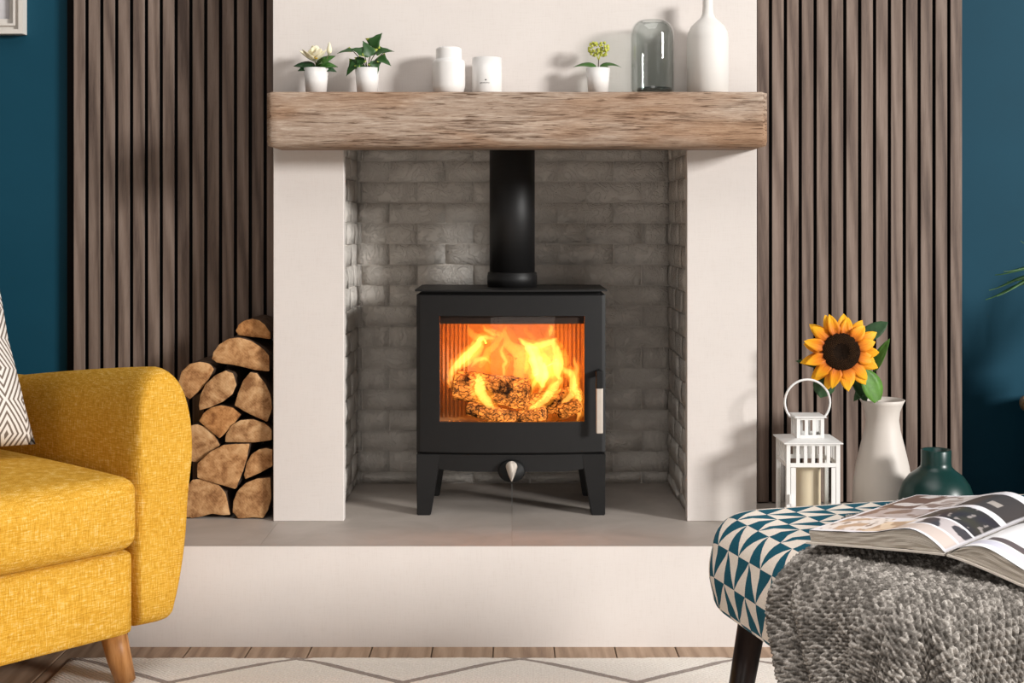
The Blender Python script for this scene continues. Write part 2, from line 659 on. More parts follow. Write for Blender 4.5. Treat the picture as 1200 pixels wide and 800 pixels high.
def slat_panel(name, x0, x1, start, step, n, label):
    p = empty(name, ((x0 + x1) / 2, D_SLAT, Z_H + 0.002), label, 'wall panel')
    box('backing', x0 - (0.022 if x0 < -0.7 else 0.0), x1, D_SLAT + 0.020, D_WALL - 0.0005, Z_H + 0.001, Z_TOP - 0.05, BLACKFELT, p)
    src = None
    for i in range(n):
        xa = start + i * step
        xb = xa + SW
        xa, xb = max(xa, x0 + 0.0005), min(xb, x1 - 0.0005)
        if xb - xa < 0.004:
            continue
        if src is None or abs((xb - xa) - SW) > 1e-4:
            s = box('slat', xa, xb, D_SLAT, D_SLAT + 0.0198, Z_H + 0.004, Z_TOP - 0.06, WALNUT, p, 0.001, 1)
            s.data.materials.append(BLACKFELT)
            for pg_ in s.data.polygons:
                if abs(pg_.normal.x) > 0.9:
                    pg_.material_index = 1
            if src is None and abs((xb - xa) - SW) < 1e-4:
                src = s
                sx = (xa + xb) / 2
        else:
            M = src.matrix_basis.copy()
            M.translation.x += (xa + xb) / 2 - sx
            link_copy(src, p, M)


slat_panel('slatted_wall_panel', (85.5 - 600) / 440, XL - 0.0005, (86.2 - 600) / 440, SP, 14, 'walnut slatted wall panel behind the log pile and armchair')
slat_panel('slatted_wall_panel', XR + 0.0005, (1128.5 - 600) / 440, (887.8 - 600) / 440 - 0.001, SP, 14, 'walnut slatted wall panel behind the lantern and sunflower')

# ------------------------------------------------------------------ mantel beam
MZ0, MZ1, MY = ZC + 0.184, ZC + 0.3176, D_PIER - 0.14


def beam_mesh():
    x0, x1 = -0.590, 0.6145
    nx = 90
    prof = []
    c = 0.009
    y0, y1 = MY, D_PIER - 0.0005
    # profile (y,z) going round
    pr = [(y1, MZ0), (y0 + 0.022, MZ0), (y0 + 0.008, MZ0 + 0.005), (y0 + 0.001, MZ0 + 0.014)]
    for k in range(1, 8):
        pr.append((y0, MZ0 + 0.014 + (MZ1 - 0.006 - MZ0 - 0.014) * k / 8))
    pr += [(y0 + 0.001, MZ1 - 0.004), (y0 + 0.006, MZ1 - 0.0005), (y0 + 0.03, MZ1), (y1, MZ1)]
    v, f = [], []
    m = len(pr)
    for i in range(nx + 1):
        t = i / nx
        x = x0 + (x1 - x0) * t
        e = min(t, 1 - t) * (x1 - x0)
        ins = 0.008 * max(0, 1 - e / 0.010) ** 2
        for q, (y, z) in enumerate(pr):
            yy, zz = y, z
            if q not in (0, m - 1):
                wob = mnoise.noise(Vector((x * 3.0, z * 20, 1.7))) * 0.0022 + mnoise.noise(Vector((x * 12, z * 60, 4.1))) * 0.0008
                if 2 <= q <= m - 3:
                    yy += wob + 0.002 + ins
                if q in (2, 3):
                    zz += mnoise.noise(Vector((x * 7, 3.3, 0))) * 0.003
            if q >= m - 3:
                zz -= ins * 0.4
            if q <= 2:
                zz += ins * 0.5
            v.append((x, yy, zz))
    for i in range(nx):
        for q in range(m):
            q2 = (q + 1) % m
            f.append((i * m + q, i * m + q2, (i + 1) * m + q2, (i + 1) * m + q))
    f.append(list(range(m))[::-1])
    f.append([nx * m + q for q in range(m)])
    return make('mantel_beam', v, f, BEAM, None, True)


o = beam_mesh()
tag(o, 'chunky weathered oak mantel beam across the chimney breast', 'mantel')
for p in o.data.polygons:
    if len(p.vertices) > 4:
        p.use_smooth = False

# ------------------------------------------------------------------ rug
def rug_mat():
    m, nt, b = mk('cream_diamond_rug', 0.9, 0.1)
    tc = nd(nt, 'ShaderNodeTexCoord')
    sep = nd(nt, 'ShaderNodeSeparateXYZ', {0: tc.outputs['Object']})
    wig = mth(nt, 'MULTIPLY', mth(nt, 'SUBTRACT', noise(nt, coords(nt, 'Object', (60, 60, 1)), 1.0, 2), 0.5), 0.010)
    x = mth(nt, 'ADD', sep.outputs[0], wig)
    px = 0.495
    # zigzag: triangle wave along x, repeated along y
    tx = mth(nt, 'ABSOLUTE', mth(nt, 'SUBTRACT', mth(nt, 'FRACT', mth(nt, 'DIVIDE', mth(nt, 'ADD', x, RUG_OX), px)), 0.5))  # 0..0.5
    ty = mth(nt, 'DIVIDE', mth(nt, 'SUBTRACT', RUG_OY, sep.outputs[1]), 0.34)
    up = mth(nt, 'ABSOLUTE', mth(nt, 'SUBTRACT', mth(nt, 'FRACT', mth(nt, 'ADD', ty, tx)), 0.5))
    dn = mth(nt, 'ABSOLUTE', mth(nt, 'SUBTRACT', mth(nt, 'FRACT', mth(nt, 'SUBTRACT', ty, tx)), 0.5))
    d = mth(nt, 'MINIMUM', up, dn)
    line = mth(nt, 'LESS_THAN', d, 0.030)
    f = noise(nt, coords(nt, 'Object', (1, 1, 1)), 180, 3)
    cream = ramp(nt, f, [(0.3, (0.74, 0.68, 0.62)), (0.7, (0.90, 0.85, 0.79))])
    grey = ramp(nt, f, [(0.3, (0.27, 0.225, 0.20)), (0.7, (0.40, 0.345, 0.31))])
    nt.links.new(mixc(nt, line, cream, grey), b.inputs['Base Color'])
    wv = nd(nt, 'ShaderNodeTexWave', {'Vector': coords(nt, 'Object', (1, 1, 1)), 'Scale': 55.0, 'Distortion': 2.5}, bands_direction='DIAGONAL').outputs['Fac']
    bump(nt, b, mth(nt, 'ADD', f, wv), 0.5, 0.003)
    return m


RX0, RX1, RY0, RY1 = -0.987, 1.75, 1.0, 3.062
rcx = (RX0 + RX1) / 2
# peaks of the zigzag at x = (349-600)*D/F
RUG_OX = rcx - (349 - 600) * 3.05 / F + 0.495 * 0.5
RUG_OX = RUG_OX % 0.495
RUG_OY = RY1 - (RY0 + RY1) / 2 + 0.155
RUG = rug_mat()


def rug_mesh():
    v, f = [], []
    nx, ny = 220, 40
    for j in range(ny + 1):
        for i in range(nx + 1):
            x = RX0 + (RX1 - RX0) * i / nx
            y = RY0 + (RY1 - RY0) * j / ny
            if j == ny:
                y += 0.004 * mnoise.noise(Vector((x * 40, 0, 0))) + 0.003 * mnoise.noise(Vector((x * 6, 2, 0)))
            e = min(x - RX0, RX1 - x, y - RY0, RY1 - y)
            z = 0.011 * min(1, max(0.0, (e + 0.004) / 0.02)) ** 0.5 + 0.0012 * mnoise.noise(Vector((x * 9, y * 9, 0)))
            v.append((x, y, max(0.0015, z)))
    for j in range(ny):
        for i in range(nx):
            a = j * (nx + 1) + i
            f.append((a, a + 1, a + nx + 2, a + nx + 1))
    n0 = len(v)
    v += [(x, y, 0.0004) for x, y in ((RX0, RY0), (RX1, RY0), (RX1, RY1 - 0.01), (RX0, RY1 - 0.01))]
    f.append((n0 + 3, n0 + 2, n0 + 1, n0))
    return make('rug', v, f, RUG, None, True)


tag(rug_mesh(), 'cream woven rug with thin grey diamond lines below the hearth', 'rug')

# ------------------------------------------------------------------ stove
SX = -0.0025
st = empty('wood_stove', (SX, 3.62, Z_H), 'black steel wood burning stove with glass door on tapered legs', 'stove')
HWB = 0.2415
SF, SB = 3.490, 3.775            # front corners, back
BOW = 0.019
BODY_Z0, BODY_Z1 = ZC - (530 - 262) * SF / F, ZC - (345 - 262) * SF / F
GX0, GX1 = SX + (515 - 599) / 459, SX + (685.5 - 599) / 459
GZ1, GZ0 = ZC - (370 - 262) * 3.47 / F, ZC - (495.5 - 262) * 3.47 / F


def yfront(x, hw=HWB):
    t = (x - SX) / hw
    return SF - BOW * (1 - t * t)


def bow_slab(name, x0, x1, z0, z1, thick, mat, parent, nx=24, off=0.0, bev=0.002, holes=None):
    """a vertical plate following the bowed front"""
    xs = [x0 + (x1 - x0) * i / nx for i in range(nx + 1)]
    v, f = [], []
    for x in xs:
        yf = yfront(x) + off
        v += [(x, yf, z0 + bev), (x, yf, z1 - bev), (x, yf + bev, z1), (x, yf + thick, z1), (x, yf + thick, z0), (x, yf + bev, z0)]
    for i in range(nx):
        for k in range(6):
            k2 = (k + 1) % 6
            f.append((i * 6 + k, i * 6 + k2, (i + 1) * 6 + k2, (i + 1) * 6 + k))
    f.append(tuple(range(6))[::-1])
    f.append(tuple(nx * 6 + k for k in range(6)))
    return make(name, v, f, mat, parent)


# firebox casing (sides, back, top, floor) as one body mesh
bm = bmesh.new()
for bx_ in ((SX - HWB, SX - HWB + 0.012, SF + 0.022, SB, BODY_Z0, BODY_Z1), (SX + HWB - 0.012, SX + HWB, SF + 0.022, SB, BODY_Z0, BODY_Z1),
            (SX - HWB + 0.012, SX + HWB - 0.012, SB - 0.012, SB, BODY_Z0, BODY_Z1), (SX - HWB + 0.012, SX + HWB - 0.012, SF + 0.022, SB - 0.012, BODY_Z1 - 0.012, BODY_Z1),
            (SX - HWB + 0.012, SX + HWB - 0.012, SF + 0.022, SB - 0.012, BODY_Z0, BODY_Z0 + 0.03)):
    t = bm_box(*bx_, bev=0.001, seg=1)
    me = bpy.data.meshes.new('t'); t.to_mesh(me); t.free(); bm.from_mesh(me); bpy.data.meshes.remove(me)
from_bm('body', bm, STOVE, st)

# door front: a bowed plate with the glass opening
def door_plate():
    xs = [SX - HWB + (GX0 - SX + HWB) * i / 6 for i in range(6)] + [GX0 + (GX1 - GX0) * i / 20 for i in range(20)] + [GX1 + (SX + HWB - GX1) * i / 6 for i in range(7)]
    bv = 0.0025
    zs = [BODY_Z0, BODY_Z0 + bv, GZ0, GZ1, BODY_Z1 - bv, BODY_Z1]
    bm = bmesh.new()
    g = {}
    for i, x in enumerate(xs):
        for j, z in enumerate(zs):
            for k in (0, 1):
                y = yfront(x) + (0.022 if k else (bv if j in (0, 5) or i in (0, len(xs) - 1) else 0.0))
                g[i, j, k] = bm.verts.new((x, y, z))
    hole = lambda i, j: j == 2 and 6 <= i < 26
    nx, nz = len(xs) - 1, len(zs) - 1
    for i in range(nx):
        for j in range(nz):
            if not hole(i, j):
                bm.faces.new((g[i, j, 0], g[i + 1, j, 0], g[i + 1, j + 1, 0], g[i, j + 1, 0]))
                bm.faces.new((g[i, j, 1], g[i, j + 1, 1], g[i + 1, j + 1, 1], g[i + 1, j, 1]))
    for e in [e for e in bm.edges if len(e.link_faces) == 1]:
        pass
    def wall(p, q):
        bm.faces.new((g[p + (0,)], g[p + (1,)], g[q + (1,)], g[q + (0,)]))
    for i in range(nx):
        wall((i, 0), (i + 1, 0)); wall((i + 1, nz), (i, nz))
    for j in range(nz):
        wall((0, j + 1), (0, j)); wall((nx, j), (nx, j + 1))
    for i in range(6, 26):
        wall((i + 1, 2), (i, 2)); wall((i, 3), (i + 1, 3))
    wall((6, 2), (6, 3)); wall((26, 3), (26, 2))
    bmesh.ops.recalc_face_normals(bm, faces=bm.faces[:])
    return from_bm('door', bm, STOVE, st)


door_plate()
# steel rim of the glass
rim = []
for (x, z) in ((GX0, GZ0), (GX1, GZ0), (GX1, GZ1), (GX0, GZ1)):
    rim.append((x, z))
rp = []
for k in range(4):
    a, b_ = rim[k], rim[(k + 1) % 4]
    for i in range(10):
        t = i / 10
        x = a[0] + (b_[0] - a[0]) * t
        rp.append((x, yfront(x) + 0.0015, a[1] + (b_[1] - a[1]) * t))
tube('glass_rim', rp, 0.0018, STOVE, st, 6, 1, True)
gl = bow_slab('glass_pane', GX0 + 0.001, GX1 - 0.001, GZ0 + 0.001, GZ1 - 0.001, 0.004, STOVEGLASS, st, 20, 0.010, 0.0)
bow_slab('glass_top_band', GX0 + 0.001, GX1 - 0.001, GZ1 - 0.022, GZ1 - 0.001, 0.003, plain('dark_air_baffle', (0.02, 0.008, 0.004), 0.6), st, 20, 0.0155, 0.0)


def bow_plate(name, hw, yb, z0, z1, over, mat, parent):
    n = 24
    v, f = [], []
    for z in (z0, z1):
        for i in range(n + 1):
            x = SX - hw + 2 * hw * i / n
            v.append((x, yfront(x, hw) - over, z))
        v += [(SX + hw, yb, z), (SX - hw, yb, z)]
    m = n + 3
    f.append(list(range(m))[::-1])
    f.append([m + i for i in range(m)])
    for i in range(m):
        j = (i + 1) % m
        f.append((i, j, m + j, m + i))
    return make(name, v, f, mat, parent)


TPZ = ZC - 0.1685
bow_plate('top_plate', HWB + 0.004, SB + 0.004, TPZ - 0.0042, TPZ, 0.004, STOVE, st)
bow_plate('top_spacer', HWB - 0.012, SB - 0.01, BODY_Z1 - 0.0005, TPZ - 0.0042, -0.02, STOVE_DK, st)
bow_plate('base_spacer', HWB - 0.008, SB - 0.01, BODY_Z0 - 0.0042, BODY_Z0 + 0.001, -0.012, STOVE_DK, st)

# stand: apron and four tapered legs
SZ1 = BODY_Z0 - 0.0042
AP0 = ZC - (553 - 262) * 3.475 / F


def apron():
    v, f = [], []
    n = 30
    xs = [SX - 0.185 + 0.37 * i / n for i in range(n + 1)]
    for x in xs:
        t = abs(x - SX) / 0.185
        zb = AP0 + 0.006 * max(0, t - 0.75) / 0.25
        yf = yfront(x) + 0.006
        v += [(x, yf, zb), (x, yf, SZ1), (x, yf + 0.012, SZ1), (x, yf + 0.012, zb)]
    for i in range(n):
        for k in range(4):
            k2 = (k + 1) % 4
            f.append((i * 4 + k, i * 4 + k2, (i + 1) * 4 + k2, (i + 1) * 4 + k))
    f += [(3, 2, 1, 0), tuple(n * 4 + k for k in range(4))]
    return make('apron', v, f, STOVE, st)


apron()
for s in (-1, 1):
    for front in (1, 0):
        if front:
            xo, xi_t, xi_b = HWB, HWB - 0.062, HWB - 0.036
            y0, y1 = yfront(SX + s * 0.225) , SF + 0.05
        else:
            xo, xi_t, xi_b = HWB - 0.022, HWB - 0.07, HWB - 0.045
            y0, y1 = 3.735, SB
        outl = [(SX + s * xo, SZ1), (SX + s * xi_t, SZ1), (SX + s * xi_b, Z_H), (SX + s * (xo - 0.001), Z_H)]
        if s > 0:
            outl = outl[::-1]
        v, f = prism_data(outl, y0, y1)
        bm = bmesh.new()
        vv = [bm.verts.new(q) for q in v]
        for q in f:
            bm.faces.new([vv[i] for i in q])
        bmesh.ops.recalc_face_normals(bm, faces=bm.faces[:])
        bmesh.ops.bevel(bm, geom=bm.edges[:], offset=0.002, segments=2, affect='EDGES')
        from_bm('leg', bm, STOVE, st)
box('stand_tray', SX - 0.17, SX + 0.17, SF + 0.02, SB - 0.02, SZ1 - 0.012, SZ1, STOVE_DK, st)

# air control: black boss with a steel teardrop lever
kc = PX(599.5, 551.5, yfront(SX) - 0.004)
v, f = lathe_data([(0.0345, 0), (0.0345, 0.010), (0.031, 0.016), (0.0, 0.017)], (0, 0, 0), 32)
kv = [(kc.x + a, kc.y + 0.010 - c_, kc.z - 0.001 + b_ * 0.82) for a, b_, c_ in v]
boss = make('air_control', kv, f, STOVE_DK, st, True)
tear = []
for i in range(24):
    a = 2 * PI * i / 24
    x = 0.0145 * math.cos(a)
    z = 0.0145 * math.sin(a)
    if z < 0:
        k = -z / 0.0145
        z = -0.037 * k
        x *= (1 - 0.62 * k)
    tear.append((kc.x + x, kc.z + 0.012 + z))
v, f = prism_data(tear, kc.y - 0.016, kc.y - 0.006)
bm = bmesh.new(); vv = [bm.verts.new(q) for q in v]
for q in f: bm.faces.new([vv[i] for i in q])
bmesh.ops.recalc_face_normals(bm, faces=bm.faces[:])
bmesh.ops.bevel(bm, geom=[e for e in bm.edges if abs(e.verts[0].co.y - e.verts[1].co.y) < 1e-6], offset=0.002, segments=2, affect='EDGES')
from_bm('lever', bm, STEEL, boss, True)

# door handle: black bracket and flat steel bar
hx = SX + (701.8 - 599) / 459
hz1, hz0 = ZC - (434 - 262) * 3.45 / F, ZC - (508 - 262) * 3.45 / F
hy = yfront(hx)
hd = empty('door_handle', (hx, hy, (hz0 + hz1) / 2))
hd.parent = st
hd.matrix_basis = frame_of(st).inverted() @ hd.matrix_basis
tube('handle_pivot', [(hx, hy + 0.004, hz1 - 0.008), (hx, hy - 0.036, hz1 - 0.008)], 0.008, STOVE_DK, hd, 12)
box('handle_bracket', hx - 0.0095, hx + 0.0095, hy - 0.042, hy - 0.030, hz1 - 0.046, hz1 - 0.001, STOVE_DK, hd, 0.003)
box('handle_bar', hx - 0.0085, hx + 0.0085, hy - 0.040, hy - 0.030, hz0, hz1 - 0.044, STEEL, hd, 0.0025)

# flue
fl_y = 3.655
lathe('flue_pipe', [(0.0605, 0.0), (0.0605, 1.1995 - TPZ - 0.004)], (SX + 0.003, fl_y, TPZ + 0.004), STOVE, st, 48)
lathe('flue_collar', [(0.0665, 0.0), (0.0665, 0.030), (0.0655, 0.0315), (0.0655, 0.0375), (0.064, 0.039), (0.0606, 0.0395)], (SX + 0.003, fl_y, TPZ), STOVE, st, 48)

# firebox lining
LINER = plain('pale_firebrick', (0.42, 0.27, 0.14), 0.85, 0.1, 0.15, 30, 0.3, 200)
FB0, FB1 = BODY_Z0 + 0.03, BODY_Z1 - 0.012
lx0, lx1, lyb = SX - 0.196, SX + 0.196, 3.715
box('liner_back', lx0, lx1, lyb, SB - 0.013, FB0, FB1, LINER, st)
box('liner_side', SX - HWB + 0.013, lx0, SF + 0.03, SB - 0.013, FB0, FB1, LINER, st)
box('liner_side', lx1, SX + HWB - 0.013, SF + 0.03, SB - 0.013, FB0, FB1, LINER, st)
bm = bmesh.new()
for i in list(range(7)) + list(range(27, 34)):
    x = lx0 + 0.012 + i * (lx1 - lx0 - 0.024) / 33
    t = bm_box(x - 0.0028, x + 0.0028, lyb - 0.006, lyb + 0.001, FB0 + 0.03, FB1 - 0.045, 0.001, 1)
    me = bpy.data.meshes.new('t'); t.to_mesh(me); t.free(); bm.from_mesh(me); bpy.data.meshes.remove(me)
tag(from_bm('liner_ribs', bm, LINER, st), kind='stuff')
box('baffle', lx0, lx1, SF + 0.03, lyb, FB1 - 0.02, FB1 - 0.001, LINER, st)

# ------------------------------------------------------------------ fire
def char_mat():
    m, nt, b = mk('charred_glowing_wood', 0.9, 0.1)
    v0 = coords(nt)
    wn = nd(nt, 'ShaderNodeTexNoise', {'Vector': v0, 'Scale': 55.0, 'Detail': 3.0}).outputs['Color']
    v = nd(nt, 'ShaderNodeVectorMath', {0: v0, 1: nd(nt, 'ShaderNodeVectorMath', {0: wn, 3: 0.022}, operation='SCALE').outputs[0]}, operation='ADD').outputs[0]
    vo = nd(nt, 'ShaderNodeTexVoronoi', {'Vector': nd(nt, 'ShaderNodeMapping', {'Vector': v, 'Scale': (0.7, 1, 1.6)}).outputs[0], 'Scale': 74.0, 'Randomness': 1.0}, feature='DISTANCE_TO_EDGE').outputs['Distance']
    n = noise(nt, v, 22, 4, 0.6)
    crack = ramp(nt, mth(nt, 'ADD', vo, mth(nt, 'MULTIPLY', mth(nt, 'SUBTRACT', noise(nt, v, 120, 3), 0.5), 0.35)), [(0.0, (0, 0, 0)), (0.16, (1, 1, 1))])
    heat = ramp(nt, n, [(0.40, (0.02, 0.02, 0.02)), (0.60, (1, 1, 1))])
    em = mixc(nt, 1.0, crack, heat, 'MULTIPLY')
    nt.links.new(ramp(nt, n, [(0.40, (0.02, 0.011, 0.007)), (0.62, (0.20, 0.10, 0.045))]), b.inputs['Base Color'])
    nt.links.new(mixc(nt, 1.0, em, (1.0, 0.30, 0.045), 'MULTIPLY'), b.inputs['Emission Color'])
    b.inputs['Emission Strength'].default_value = 1.7
    bump(nt, b, mth(nt, 'ADD', crack, n), 0.9, 0.005)
    return m


CHAR = char_mat()


def fire_log(p0, p1, r, seed, label):
    p0, p1 = Vector(p0), Vector(p1)
    n, seg = 26, 22
    ax = (p1 - p0).normalized()
    a = Vector((0, 0, 1)) - ax * ax.z
    a.normalize()
    b_ = ax.cross(a)
    v, f = [], []
    for i in range(n + 1):
        t = i / n
        c = p0.lerp(p1, t)
        e = min(1, (min(t, 1 - t) * 14 + 0.45))
        for k in range(seg):
            th = 2 * PI * k / seg
            d = a * math.cos(th) + b_ * math.sin(th)
            q = c + d * r
            rr = r * e * (1 + 0.16 * mnoise.noise(q * 28 + Vector((seed, 0, 0))) + 0.10 * mnoise.noise(q * 90 + Vector((0, seed, 0))))
            v.append(c + d * rr)
    for i in range(n):
        for k in range(seg):
            l = (k + 1) % seg
            f.append((i * seg + k, i * seg + l, (i + 1) * seg + l, (i + 1) * seg + k))
    f.append(list(range(seg))[::-1])
    f.append([n * seg + k for k in range(seg)])
    o = make('burning_log', v, f, CHAR, None, True)
    return tag(o, label, 'log', 'logs burning in the stove')


fire_log(PX(531, 450, 3.63), PX(622, 462, 3.60), 0.040, 1.3, 'large charred log glowing across the back of the firebox')
fire_log(PX(612, 478, 3.645), PX(682, 462, 3.61), 0.030, 5.1, 'smaller glowing log at the right side of the firebox')
fire_log(PX(547, 478, 3.575), PX(604, 490, 3.535), 0.019, 9.7, 'thin split log glowing low at the front of the fire')
fire_log(PX(604, 490, 3.56), PX(640, 484, 3.525), 0.017, 12.2, 'short ember log end facing out by the glass')
fire_log(PX(655, 484, 3.575), PX(680, 474, 3.55), 0.018, 15.8, 'stubby glowing log piece in the lower right firebox corner')
# ember bed
bm = bmesh.new()
for i in range(150):
    x = rnd.uniform(lx0 + 0.012, lx1 - 0.012)
    y = rnd.uniform(SF + 0.045, lyb - 0.015)
    r = rnd.uniform(0.006, 0.014)
    M = Matrix.Translation((x, y, FB0 + r * 0.6 + 0.004)) @ Matrix.Rotation(rnd.uniform(0, 6), 4, Vector((rnd.random(), rnd.random(), rnd.random() + 0.1)).normalized()) @ Matrix.Diagonal((r * 1.3, r, r * 0.8, 1))
    bmesh.ops.create_icosphere(bm, subdivisions=1, radius=1, matrix=M)
o = from_bm('ember_bed', bm, CHAR)
tag(o, 'bed of small glowing embers on the firebox floor', 'embers', None, 'stuff')


def flame_mat(name, col, strength):
    m = bpy.data.materials.new(name)
    m.use_nodes = True
    nt = m.node_tree
    nt.nodes.clear()
    out = nd(nt, 'ShaderNodeOutputMaterial')
    em = nd(nt, 'ShaderNodeEmission', {'Color': col, 'Strength': strength})
    nt.links.new(em.outputs[0], out.inputs['Volume'])
    return m


FL_HOT = flame_mat('bright_flame', (1.0, 0.46, 0.09), 150)
FL_WARM = flame_mat('yellow_orange_flame', (1.0, 0.40, 0.055), 62)
FL_MID = flame_mat('orange_flame', (1.0, 0.32, 0.025), 38)
FL_SOFT = flame_mat('faint_flame', (1.0, 0.25, 0.013), 13)
fire = empty('fire', PX(600, 494, 3.60), 'bright orange and yellow flames rising from the burning logs', 'fire')


def flame(pts, D, mat, n=6, flat=0.45, wob=0.10, seed=0.0):
    """pts in the close-up's units (5 per photo pixel, from 500,360) -> real points at distance D"""
    c = crom([(p[0], p[1], p[2], (p[3] if len(p) > 3 else 0.0)) for p in pts], n)
    P_, rr = [], []
    for i, q in enumerate(c):
        d = D + q[3]
        p = PX(500 + q[0] / 5, 360 + q[1] / 5, d)
        k = seed + i * 0.35
        p.x += wob * 0.012 * mnoise.noise(Vector((k, 0.3, seed)))
        P_.append(p)
        rr.append(max(0.0006, q[2] / 5 * d / F * (1 + 0.25 * mnoise.noise(Vector((k, seed, 2.0))))))
    tube('flame', P_, rr, mat, fire, 12, flat)


H, Mi, S_, Wm = FL_HOT, FL_MID, FL_SOFT, FL_WARM
FLM = [
    ([(133, 470, 3), (136, 420, 8), (152, 370, 12), (185, 325, 16), (235, 285, 16), (285, 235, 14), (310, 190, 9), (335, 170, 2)], 3.575, H),
    ([(185, 370, 4), (200, 330, 26), (245, 290, 34), (290, 240, 34), (300, 190, 24), (262, 150, 15), (238, 110, 4)], 3.60, Wm),
    ([(300, 200, 8), (340, 178, 12), (400, 182, 3)], 3.59, H),
    ([(400, 668, 5), (396, 635, 11), (375, 585, 14), (340, 530, 20), (313, 480, 22), (312, 430, 16), (302, 385, 3)], 3.545, H),
    ([(330, 430, 14), (325, 360, 40), (310, 300, 44), (330, 240, 30), (395, 190, 6)], 3.64, S_),
    ([(480, 430, 30), (450, 350, 70), (420, 270, 70), (470, 200, 60), (440, 130, 30), (420, 105, 8)], 3.66, S_),
    ([(300, 350, 10), (330, 320, 14), (360, 260, 18), (400, 220, 14), (430, 160, 12), (380, 130, 6), (352, 108, 3)], 3.62, Wm),
    ([(560, 440, 12), (545, 380, 30), (560, 320, 40), (540, 260, 36), (480, 220, 22), (455, 150, 12), (470, 110, 4)], 3.65, Wm),
    ([(595, 612, 5), (640, 580, 12), (700, 535, 15), (745, 480, 14), (780, 430, 10), (770, 400, 3)], 3.55, H),
    ([(690, 470, 6), (675, 420, 24), (660, 370, 30), (640, 300, 28), (610, 240, 18), (570, 205, 10), (536, 180, 2)], 3.58, H),
    ([(720, 480, 10), (735, 410, 34), (725, 340, 44), (700, 270, 42), (720, 220, 26), (752, 185, 5)], 3.61, Wm),
    ([(780, 425, 4), (768, 370, 20), (772, 320, 22), (766, 270, 17), (745, 215, 12), (758, 180, 3)], 3.585, H),
    ([(640, 470, 10), (650, 400, 50), (650, 320, 60), (660, 250, 46), (700, 190, 20)], 3.65, S_),
    ([(600, 230, 6), (660, 222, 14), (715, 205, 12), (758, 182, 3)], 3.59, H),
    ([(880, 664, 3), (893, 610, 9), (888, 540, 12), (868, 470, 11), (872, 400, 8), (875, 340, 7), (864, 290, 2)], 3.555, H),
    ([(782, 572, 3), (815, 545, 10), (850, 500, 12), (862, 440, 12), (840, 385, 13), (805, 365, 8), (775, 330, 2)], 3.57, H),
    ([(770, 430, 5), (800, 400, 14), (835, 395, 18), (870, 430, 10)], 3.62, Mi),
    ([(690, 170, 5), (715, 140, 12), (735, 110, 8)], 3.62, Mi),
    ([(640, 190, 5), (600, 160, 12), (580, 130, 8), (590, 105, 4)], 3.64, Mi),
    ([(390, 500, 10), (420, 470, 24), (470, 460, 26), (530, 450, 10)], 3.68, S_),
    ([(270, 640, 4), (290, 600, 14), (270, 570, 8), (255, 555, 2)], 3.56, Mi),
    ([(590, 480, 6), (610, 440, 20), (640, 400, 24), (625, 360, 6)], 3.59, Mi),
    ([(590, 560, 4), (570, 530, 14), (600, 500, 18), (640, 470, 8)], 3.58, Mi),
    ([(250, 480, 4), (270, 440, 12), (290, 400, 14), (300, 350, 6)], 3.60, S_),
    ([(200, 640, 8), (420, 655, 22), (640, 650, 24), (880, 640, 8)], 3.64, S_),
    ([(540, 180, 3), (580, 220, 8), (610, 270, 12), (640, 340, 10), (650, 400, 3)], 3.56, H),
    ([(690, 300, 4), (700, 360, 9), (690, 430, 10), (660, 500, 4)], 3.56, H),
    ([(330, 108, 2), (352, 135, 6), (390, 155, 7), (430, 165, 2)], 3.60, H),
    ([(712, 172, 2), (728, 145, 7), (733, 118, 6), (722, 104, 2)], 3.60, H),
    ([(455, 420, 2), (450, 360, 6), (465, 310, 7), (440, 260, 6), (450, 215, 2)], 3.63, H),
    ([(640, 570, 3), (690, 520, 8), (740, 455, 6), (775, 435, 2)], 3.60, H),
    ([(600, 505, 2), (625, 450, 8), (640, 390, 8), (615, 345, 2)], 3.61, H),
    ([(255, 350, 2), (300, 310, 9), (345, 300, 6), (370, 330, 2)], 3.61, H),
    ([(560, 600, 2), (600, 615, 8), (650, 600, 8), (690, 575, 2)], 3.54, Mi),
    ([(130, 640, 2), (160, 655, 6), (200, 648, 6), (240, 660, 2)], 3.54, Mi),
]
for k, (p, D, m_) in enumerate(FLM):
    g_ = 1.45 if m_ is FL_HOT else 1.25
    if m_ is FL_HOT:
        flame([(q[0] + 3, q[1], q[2] * 2.7 + 3) for q in p], D + 0.012, FL_MID, 6, 0.5, 0.6, 3.7 * k + 1.1)
    flame([(q[0], q[1], q[2] * g_ + 1) for q in p], D, m_, 6, 0.45, 0.4, 3.7 * k)


def point(name, loc, power, col, r):
    l = bpy.data.lights.new(name, 'POINT')
    l.energy = power
    l.color = col
    l.shadow_soft_size = r
    o = bpy.data.objects.new(name, l)
    o.location = loc
    COL.objects.link(o)
    o.parent = fire
    o.matrix_basis = frame_of(fire).inverted() @ Matrix.Translation(loc)
    return o


point('fire_light', PX(555, 420, 3.59), 1.0, (1.0, 0.22, 0.015), 0.03)
point('fire_light', PX(648, 425, 3.59), 1.0, (1.0, 0.22, 0.015), 0.03)

